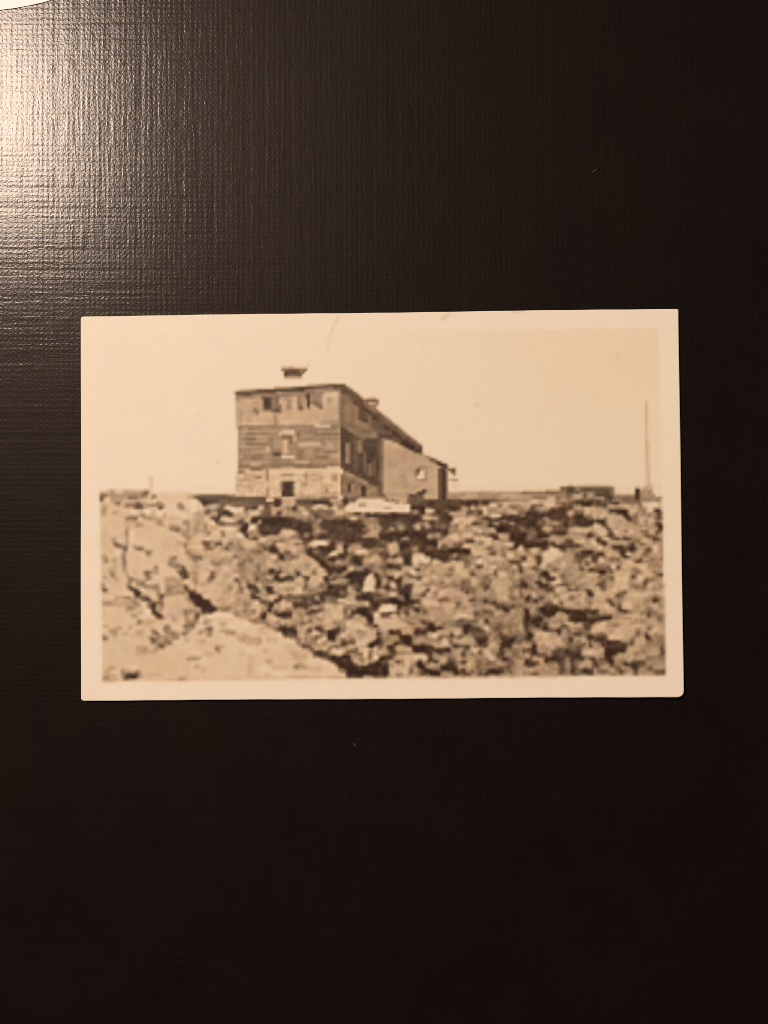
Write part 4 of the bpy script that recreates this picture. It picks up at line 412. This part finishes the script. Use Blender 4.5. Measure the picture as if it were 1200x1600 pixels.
    yb = 1066 - np.clip((X - 155) / 380, 0, 1) * 5 - np.clip((X - 540) / 500, 0, 1) * 4.5
    gx, gy = np.meshgrid(X, Y)
    d = np.minimum(np.minimum(gx - xl[:, None], xr[:, None] - gx), np.minimum(gy - yt[None, :], yb[None, :] - gy))
    inside = np.clip(d / 3 + .5, 0, 1)
    t = 9.3 + (t - 9.3) * inside
    # film grain and a little softness, at the scale of the print's own detail
    c = t[:CH // 2 * 2, :CW // 2 * 2].reshape(CH // 2, 2, CW // 2, 2).mean((1, 3))
    h, w = c.shape
    c = c + .8 * (c - soften(c, 2)) * np.clip((9.1 - c) / .5, 0, 1)
    dark = np.clip((8.0 - c) / 2.2, .12, 1) * (c < 8.9)
    rocks = np.clip((np.arange(h)[:, None] * 4 + CY0 - 770) / 12, .35, 1)
    c = c + rng.normal(0, 1, c.shape) * (.05 + .25 * dark * rocks)
    c = c + (smooth_noise(rng, h, w, 3) * .22 + smooth_noise(rng, h, w, 7) * .2) * np.clip((9.0 - c) / 1.6, 0, 1)
    # back to the fine grid, smoothly
    yy, xx = (np.arange(h * 2) - .5) / 2, (np.arange(w * 2) - .5) / 2
    yy, xx = np.clip(yy, 0, h - 1.001), np.clip(xx, 0, w - 1.001)
    j, i = yy.astype(int), xx.astype(int)
    fy, fx = (yy - j)[:, None], (xx - i)[None, :]
    fy, fx = fy + (fy * fy * (3 - 2 * fy) - fy) * .7, fx + (fx * fx * (3 - 2 * fx) - fx) * .7
    c = (c[j][:, i] * (1 - fx) + c[j][:, i + 1] * fx) * (1 - fy) + (c[j + 1][:, i] * (1 - fx) + c[j + 1][:, i + 1] * fx) * fy
    ins = inside[:c.shape[0], :c.shape[1]]
    return np.clip(c, -.6, 9.8), ins


RAMP_T = [-0.6, 0, 1, 2, 3, 4, 5, 6, 7, 8, 9, 9.8]
RAMP_C = np.array([(40, 16, 2), (52, 26, 8), (70, 46, 30), (93, 68, 48), (116, 89, 65), (140, 109, 81), (162, 129, 99), (184, 149, 117),
                   (206, 167, 130), (225, 187, 149), (241, 210, 179), (250, 224, 198)], float)
PAPER_SEEN = np.array((242, 211, 181), float)    # how bare paper reads in the photograph
PAPER = np.array((0.772, 0.710, 0.590))            # reflectance of the aged paper


def srgb_lin(c):
    c = np.asarray(c, float) / 255
    return np.where(c <= .04045, c / 12.92, ((c + .055) / 1.055) ** 2.4)


def smooth_noise(rng, h, w, cell):
    g = rng.normal(0, 1, (h // cell + 3, w // cell + 3))
    y = np.arange(h) / cell
    x = np.arange(w) / cell
    j, i = y.astype(int), x.astype(int)
    fy, fx = (y - j)[:, None], (x - i)[None, :]
    return (g[j][:, i] * (1 - fx) + g[j][:, i + 1] * fx) * (1 - fy) + (g[j + 1][:, i] * (1 - fx) + g[j + 1][:, i + 1] * fx) * fy


def print_colours():
    """Reflectance of the card's face, (rows, columns, 3)."""
    t, ins = paint_tones()
    h, w = t.shape
    rng = np.random.default_rng(3)
    seen = np.stack([np.interp(t, RAMP_T, RAMP_C[:, q]) for q in range(3)], -1)
    # uneven toning: pinkish and olive drifts, the sky yellowed towards the top right corner
    n1, n2 = smooth_noise(rng, h, w, 16), smooth_noise(rng, h, w, 9)
    mid = np.clip((9.2 - t) / 3, .12, 1)[..., None]
    seen = seen + (n1[..., None] * np.array((1.6, -.8, -1.0)) + n2[..., None] * np.array((1.0, .4, -2.0))) * mid
    X = ((np.arange(w) + .5) * 2 + CX0)[None, :]
    Y = ((np.arange(h) + .5) * 2 + CY0)[:, None]
    sky = np.clip((t - 8.4) / .6, 0, 1) * ins
    age = np.clip((X - 620) / 330, 0, 1) * np.clip((760 - Y) / 200, .25, 1)
    seen = seen - (sky * age)[..., None] * np.array((2.0, 4, 9))
    seen = seen - (sky * np.clip((X - 420) / 450, 0, 1))[..., None] * np.array((1.5, 2, 4))
    # handling marks: hairline crease and nicks on the top edge
    def mark(x0, y0, x1, y1, wd, amt):
        nonlocal seen
        dx, dy = x1 - x0, y1 - y0
        s = np.clip(((X - x0) * dx + (Y - y0) * dy) / (dx * dx + dy * dy), 0, 1)
        d = np.hypot(X - x0 - s * dx, Y - y0 - s * dy)
        seen = seen - (np.clip(1.5 - d / wd, 0, 1))[..., None] * np.array(amt)
    mark(529, 494, 519, 516, 2.2, (9, 15, 18))
    mark(519, 516, 511, 545, 2.4, (5, 9, 13))
    mark(690, 498, 702, 491, 3, (10, 15, 18))
    mark(800, 488, 818, 486, 2.5, (12, 14, 16))
    mark(205, 487, 240, 493, 2.5, (4, 6, 7))
    lin = srgb_lin(np.clip(seen, 2, 255))
    return np.clip(lin / srgb_lin(PAPER_SEEN) * PAPER, .002, .92)


# ------------------------------------------------------------------ helpers
def mat(name):
    m = bpy.data.materials.new(name)
    m.use_nodes = True
    nt = m.node_tree
    return m, nt, nt.nodes['Principled BSDF']


def node(nt, kind, **kw):
    n = nt.nodes.new(kind)
    for k, v in kw.items():
        setattr(n, k, v)
    return n


def obj(name, me, material, parent=None):
    o = bpy.data.objects.new(name, me)
    sc.collection.objects.link(o)
    if material:
        me.materials.append(material)
    o.parent = parent
    return o


def tag(o, label, cat, group=None):
    o['label'] = label
    o['category'] = cat
    if group:
        o['group'] = group


# ------------------------------------------------------------------ materials
def linen_material():
    """Dark brown coated linen: crossing threads of uneven thickness, glossy coat."""
    m, nt, b = mat('embossed_linen')
    L = nt.links.new
    tc = node(nt, 'ShaderNodeTexCoord')

    def noise(sx, sy, detail=1.0, rough=.5):
        mp = node(nt, 'ShaderNodeMapping')
        mp.inputs['Scale'].default_value = (sx, sy, 1)
        L(tc.outputs['Object'], mp.inputs['Vector'])
        n = node(nt, 'ShaderNodeTexNoise')
        n.inputs['Scale'].default_value = 1
        n.inputs['Detail'].default_value = detail
        n.inputs['Roughness'].default_value = rough
        L(mp.outputs[0], n.inputs['Vector'])
        return n.outputs['Fac']

    def math_(op, a, c, clamp=False):
        n = node(nt, 'ShaderNodeMath', operation=op, use_clamp=clamp)
        for i, v in enumerate((a, c)):
            if isinstance(v, (int, float)):
                n.inputs[i].default_value = v
            else:
                L(v, n.inputs[i])
        return n.outputs[0]

    warp_v = noise(1500, 150, 2)          # upright threads
    weft_h = noise(140, 1500, 2)          # level threads
    slub_v = noise(420, 18, 1)           # thicker upright slubs
    slub_h = noise(20, 420, 1)
    grain = noise(2900, 2900, 2, .6)
    blotch = noise(60, 60, 2)
    a = math_('MAXIMUM', math_('MULTIPLY', warp_v, 1.03), weft_h)
    c = math_('MINIMUM', slub_v, slub_h)
    h = math_('ADD', math_('MULTIPLY', a, .5), math_('MULTIPLY', c, .85))
    h = math_('ADD', h, math_('MULTIPLY', grain, .30))
    def bands(axis):
        n = node(nt, 'ShaderNodeTexWave', wave_type='BANDS', bands_direction=axis)
        n.inputs['Scale'].default_value = 265
        n.inputs['Distortion'].default_value = 2.2
        n.inputs['Detail'].default_value = 2
        n.inputs['Detail Scale'].default_value = 1.2
        L(tc.outputs['Object'], n.inputs['Vector'])
        return n.outputs['Fac']
    h = math_('ADD', h, math_('MULTIPLY', math_('MULTIPLY', bands('X'), bands('Y')), .15))
    bump = node(nt, 'ShaderNodeBump')
    bump.inputs['Strength'].default_value = BUMP
    bump.inputs['Distance'].default_value = 0.00012
    L(h, bump.inputs['Height'])
    L(bump.outputs[0], b.inputs['Normal'])
    ramp = node(nt, 'ShaderNodeValToRGB')
    ramp.color_ramp.elements[0].position = .35
    ramp.color_ramp.elements[1].position = .75
    ramp.color_ramp.elements[0].color = (.0036, .0023, .0024, 1)
    ramp.color_ramp.elements[1].color = (.0082, .0052, .0048, 1)
    L(math_('ADD', math_('MULTIPLY', a, .6), math_('MULTIPLY', blotch, .4)), ramp.inputs[0])
    L(ramp.outputs[0], b.inputs['Base Color'])
    rr = node(nt, 'ShaderNodeMapRange')
    rr.inputs['From Min'].default_value = .3
    rr.inputs['From Max'].default_value = .7
    rr.inputs['To Min'].default_value = ROUGH - .05
    rr.inputs['To Max'].default_value = ROUGH + .07
    L(grain, rr.inputs['Value'])
    L(rr.outputs[0], b.inputs['Roughness'])
    b.inputs['Specular IOR Level'].default_value = SPEC
    b.inputs['Specular Tint'].default_value = (1.0, .82, .70, 1)
    b.inputs['Coat Weight'].default_value = .28
    b.inputs['Coat Roughness'].default_value = .145
    b.inputs['Coat Tint'].default_value = (1, 1, 1, 1)
    L(bump.outputs[0], b.inputs['Coat Normal'])
    return m


def paper_material(name, use_attr, base=(.8, .7, .575)):
    m, nt, b = mat(name)
    L = nt.links.new
    tc = node(nt, 'ShaderNodeTexCoord')
    n = node(nt, 'ShaderNodeTexNoise')
    n.inputs['Scale'].default_value = 2600
    n.inputs['Detail'].default_value = 3
    L(tc.outputs['Object'], n.inputs['Vector'])
    n2 = node(nt, 'ShaderNodeTexNoise')
    n2.inputs['Scale'].default_value = 90
    n2.inputs['Detail'].default_value = 3
    L(tc.outputs['Object'], n2.inputs['Vector'])
    mr = node(nt, 'ShaderNodeMapRange')
    mr.inputs['To Min'].default_value = .975
    mr.inputs['To Max'].default_value = 1.025
    L(n2.outputs['Fac'], mr.inputs['Value'])
    hsv = node(nt, 'ShaderNodeHueSaturation')
    L(mr.outputs[0], hsv.inputs['Value'])
    if use_attr:
        at = node(nt, 'ShaderNodeAttribute', attribute_name='print')
        L(at.outputs['Color'], hsv.inputs['Color'])
    else:
        hsv.inputs['Color'].default_value = (*base, 1)
    L(hsv.outputs[0], b.inputs['Base Color'])
    bump = node(nt, 'ShaderNodeBump')
    bump.inputs['Strength'].default_value = .06
    bump.inputs['Distance'].default_value = .00004
    L(n.outputs['Fac'], bump.inputs['Height'])
    L(bump.outputs[0], b.inputs['Normal'])
    b.inputs['Roughness'].default_value = .5
    b.inputs['Specular IOR Level'].default_value = .25
    return m


BUMP, ROUGH, SPEC = 0.46, 0.44, 0.10
M_LINEN = linen_material()
M_PAPER = paper_material('aged_photo_paper', True)
M_EDGE = paper_material('paper_edge', False, (.62, .5, .38))
M_SHEET = paper_material('white_sheet', False, (.90, .93, .98))
M_LINT = paper_material('lint', False, (.065, .05, .035))

# ------------------------------------------------------------------ the surface
me = bpy.data.meshes.new('tabletop')
bm = bmesh.new()
n = 12
vs = [[bm.verts.new(((i / n - .5) * .9, (j / n - .5) * .9, 0)) for i in range(n + 1)] for j in range(n + 1)]
for j in range(n):
    for i in range(n):
        bm.faces.new((vs[j][i], vs[j][i + 1], vs[j + 1][i + 1], vs[j + 1][i]))
bm.to_mesh(me)
bm.free()
table = obj('tabletop', me, M_LINEN)
table['kind'] = 'structure'
table['label'] = 'dark brown glossy surface embossed like woven linen'

# ------------------------------------------------------------------ the photograph
CARD = [(126.5, 494.5), (1060, 482.5), (1068.5, 1089), (126.5, 1095)]     # TL TR BR BL
THICK = 0.00030
COL = print_colours()


def colour_at(px, py):
    j = np.clip((py - CY0) / 2 - .5, 0, COL.shape[0] - 1.001)
    i = np.clip((px - CX0) / 2 - .5, 0, COL.shape[1] - 1.001)
    j0, i0 = j.astype(int), i.astype(int)
    fj, fi = (j - j0)[:, None], (i - i0)[:, None]
    return ((COL[j0, i0] * (1 - fi) + COL[j0, i0 + 1] * fi) * (1 - fj)
            + (COL[j0 + 1, i0] * (1 - fi) + COL[j0 + 1, i0 + 1] * fi) * fj)


def lift(u, v):
    """Height of the card's upper face: it has warped a little off the surface."""
    return THICK + .00012 + .0008 * np.maximum(0, u - .55) ** 2 / .2 + .0007 * np.maximum(0, v - .6) ** 2 / .16 + .00025 * np.maximum(0, .3 - u) ** 2 / .09


def quad_point(u, v):
    (a, b), (c, d), (e, f), (g, h) = CARD
    x = (a * (1 - u) + c * u) * (1 - v) + (g * (1 - u) + e * u) * v
    y = (b * (1 - u) + d * u) * (1 - v) + (h * (1 - u) + f * u) * v
    return x, y


def round_corners(u, v):
    """Pull the grid in at the worn corners (lengths in card widths / heights)."""
    W, Hh = 936., 603.
    for cu, cv, r in ((0, 0, 4.), (1, 0, 3.), (1, 1, 9.), (0, 1, 5.)):
        dx = np.abs(u - cu) * W
        dy = np.abs(v - cv) * Hh
        ex, ey = np.maximum(0, r - dx), np.maximum(0, r - dy)
        m = np.maximum(ex, ey)
        e = np.hypot(ex, ey)
        f = np.where(e > 1e-6, m / np.maximum(e, 1e-6), 1)
        su = 1 if cu == 0 else -1
        sv = 1 if cv == 0 else -1
        inn = (dx < r) & (dy < r)
        u = np.where(inn, cu + su * (r - ex * f) / W, u)
        v = np.where(inn, cv + sv * (r - ey * f) / Hh, v)
    return u, v


def sheet(name, U, V, dz, material, parent, thick=0., edge=None):
    """A rectangular grid sheet over the card (U, V are the grid lines), coloured by the print."""
    uu, vv = np.meshgrid(U, V)
    nr, nc = uu.shape
    uf, vf = uu.ravel(), vv.ravel()
    if thick:
        uf, vf = round_corners(uf, vf)
    x, y = quad_point(uf, vf)
    if thick:                                   # slightly uneven hand-trimmed edges
        rng = np.random.default_rng(5)
        bx = np.minimum(np.minimum(uf, 1 - uf), np.minimum(vf, 1 - vf)) < 1e-6
        y = y + bx * np.sin(x * .013) * .35 + bx * np.sin(x * .071 + 1) * .15
        x = x + bx * np.sin(y * .017 + 2) * .25
    z = lift(uf, vf) + dz
    k = (H - z) / H
    co = np.stack([(x - 600) * S * k, (800 - y) * S * k, z], -1)
    idx = np.arange(nr * nc).reshape(nr, nc)
    f = np.stack([idx[1:, :-1], idx[1:, 1:], idx[:-1, 1:], idx[:-1, :-1]], -1).reshape(-1, 4)
    cols = colour_at(x, y)
    mi = np.zeros(len(f), int)
    if thick:
        ring = np.concatenate([idx[0, :], idx[1:, -1], idx[-1, -2::-1], idx[-2:0:-1, 0]])
        m = len(ring)
        low = co[ring] - np.array((0, 0, thick))
        base = len(co)
        co = np.concatenate([co, low])
        nx = np.roll(np.arange(m), -1)
        side = np.stack([ring, ring[nx], base + nx, base + np.arange(m)], -1)
        f = np.concatenate([f, side])
        mi = np.concatenate([mi, np.ones(m, int)])
        cols = np.concatenate([cols, cols[ring]])
    me = bpy.data.meshes.new(name)
    me.vertices.add(len(co))
    me.vertices.foreach_set('co', co.ravel())
    me.loops.add(len(f) * 4)
    me.loops.foreach_set('vertex_index', f.ravel())
    me.polygons.add(len(f))
    me.polygons.foreach_set('loop_start', np.arange(0, len(f) * 4, 4))
    me.polygons.foreach_set('loop_total', np.full(len(f), 4))
    at = me.color_attributes.new('print', 'FLOAT_COLOR', 'POINT')
    at.data.foreach_set('color', np.concatenate([cols, np.ones((len(cols), 1))], 1).ravel())
    o = obj(name, me, material, parent)
    if thick:
        me.materials.append(edge)
    me.polygons.foreach_set('material_index', mi)
    me.update(calc_edges=True)
    me.validate()
    return o


photo = bpy.data.objects.new('old_photograph', None)
sc.collection.objects.link(photo)
photo.empty_display_size = .02
tag(photo, 'old sepia photograph of a mountain house above a boulder slope, lying on dark linen', 'photograph')

# grid lines: fine towards the rim so that the worn corners and edges stay smooth
rim = np.array([0, .0016, .0032, .0048, .0064, .0085, .011])
U = np.concatenate([rim, np.linspace(.0135, .9865, 240), 1 - rim[::-1]])
V = np.concatenate([rim * 1.55, np.linspace(.021, .979, 160), 1 - rim[::-1] * 1.55])
card = sheet('paper_card', U, V, 0, M_PAPER, photo, THICK, M_EDGE)
card['label'] = 'cream paper card with blank border and worn corners'
# the emulsion with the picture: its own thin layer on the card, border left bare
UP = np.linspace((150 - 126.5) / 936, (1045 - 127) / 940, 450)
VP = np.linspace((508 - 488) / 605, (1071 - 490) / 605, 284)
pic = sheet('printed_picture', UP, VP, 0.000008, M_PAPER, photo)
pic['label'] = 'brown toned picture of a shingled house with shed annex above a slope of boulders'

# ------------------------------------------------------------------ corner of a white sheet, top left
me = bpy.data.meshes.new('white_sheet')
bm = bmesh.new()
edge = [(-260, 34), (-120, 30), (-40, 23), (0, 16), (24, 13), (48, 8.5), (70, 3.5), (84, -1), (104, -8), (150, -26), (210, -60)]
rows = []
for (x, y) in edge:
    col = []
    for k in range(9):
        q = k / 8
        z = .00004 + .0002 * q
        px, py = x - 46 * q * 5, y - 60 * q * 5
        col.append(bm.verts.new(P(px, py, z)))
    rows.append(col)
for a, b in zip(rows[:-1], rows[1:]):
    for k in range(8):
        bm.faces.new((a[k], b[k], b[k + 1], a[k + 1]))
bmesh.ops.recalc_face_normals(bm, faces=bm.faces)
if sum(f.normal.z for f in bm.faces) < 0:
    bmesh.ops.reverse_faces(bm, faces=bm.faces)
top = list(bm.faces)
ret = bmesh.ops.extrude_face_region(bm, geom=top)
for v in ret['geom']:
    if isinstance(v, bmesh.types.BMVert):
        v.co.z += .00016
bmesh.ops.recalc_face_normals(bm, faces=bm.faces)
for f in bm.faces:
    f.smooth = False
bm.to_mesh(me)
bm.free()
ws = obj('white_sheet', me, M_SHEET)
tag(ws, 'corner of a white paper sheet cut off by the top left of the frame', 'paper')


# ------------------------------------------------------------------ specks of lint on the surface
def fibre(name, pts, r, label):
    me = bpy.data.meshes.new(name)
    bm = bmesh.new()
    rings = []
    for k, (x, y, z) in enumerate(pts):
        c = Vector(P(x, y, z))
        q = Vector(P(*pts[min(k + 1, len(pts) - 1)])) - Vector(P(*pts[max(k - 1, 0)]))
        q.normalize()
        s = q.cross(Vector((0, 0, 1))).normalized()
        t = s.cross(q)
        rr = r * (.55 if k in (0, len(pts) - 1) else 1)
        rings.append([bm.verts.new(c + s * rr * math.cos(a * math.pi / 3) + t * rr * math.sin(a * math.pi / 3)) for a in range(6)])
    for a, b in zip(rings[:-1], rings[1:]):
        for i in range(6):
            bm.faces.new((a[i], a[(i + 1) % 6], b[(i + 1) % 6], b[i]))
    bm.faces.new(rings[0][::-1])
    bm.faces.new(rings[-1])
    bmesh.ops.recalc_face_normals(bm, faces=bm.faces)
    for f in bm.faces:
        f.smooth = True
    bm.to_mesh(me)
    bm.free()
    o = obj(name, me, M_LINT)
    tag(o, label, 'lint')
    return o


fibre('lint_fibre', [(925, 270, .00018), (928, 268, .0002), (931, 266, .0002), (934, 265, .00016)], .00017,
      'tiny pale fibre of lint on the dark surface, above the photograph towards its right end')
fibre('lint_speck', [(552, 1161, .00012), (555, 1165, .00016), (558, 1168, .00012)], .00014,
      'tiny grey speck of lint on the dark surface, below the photograph')
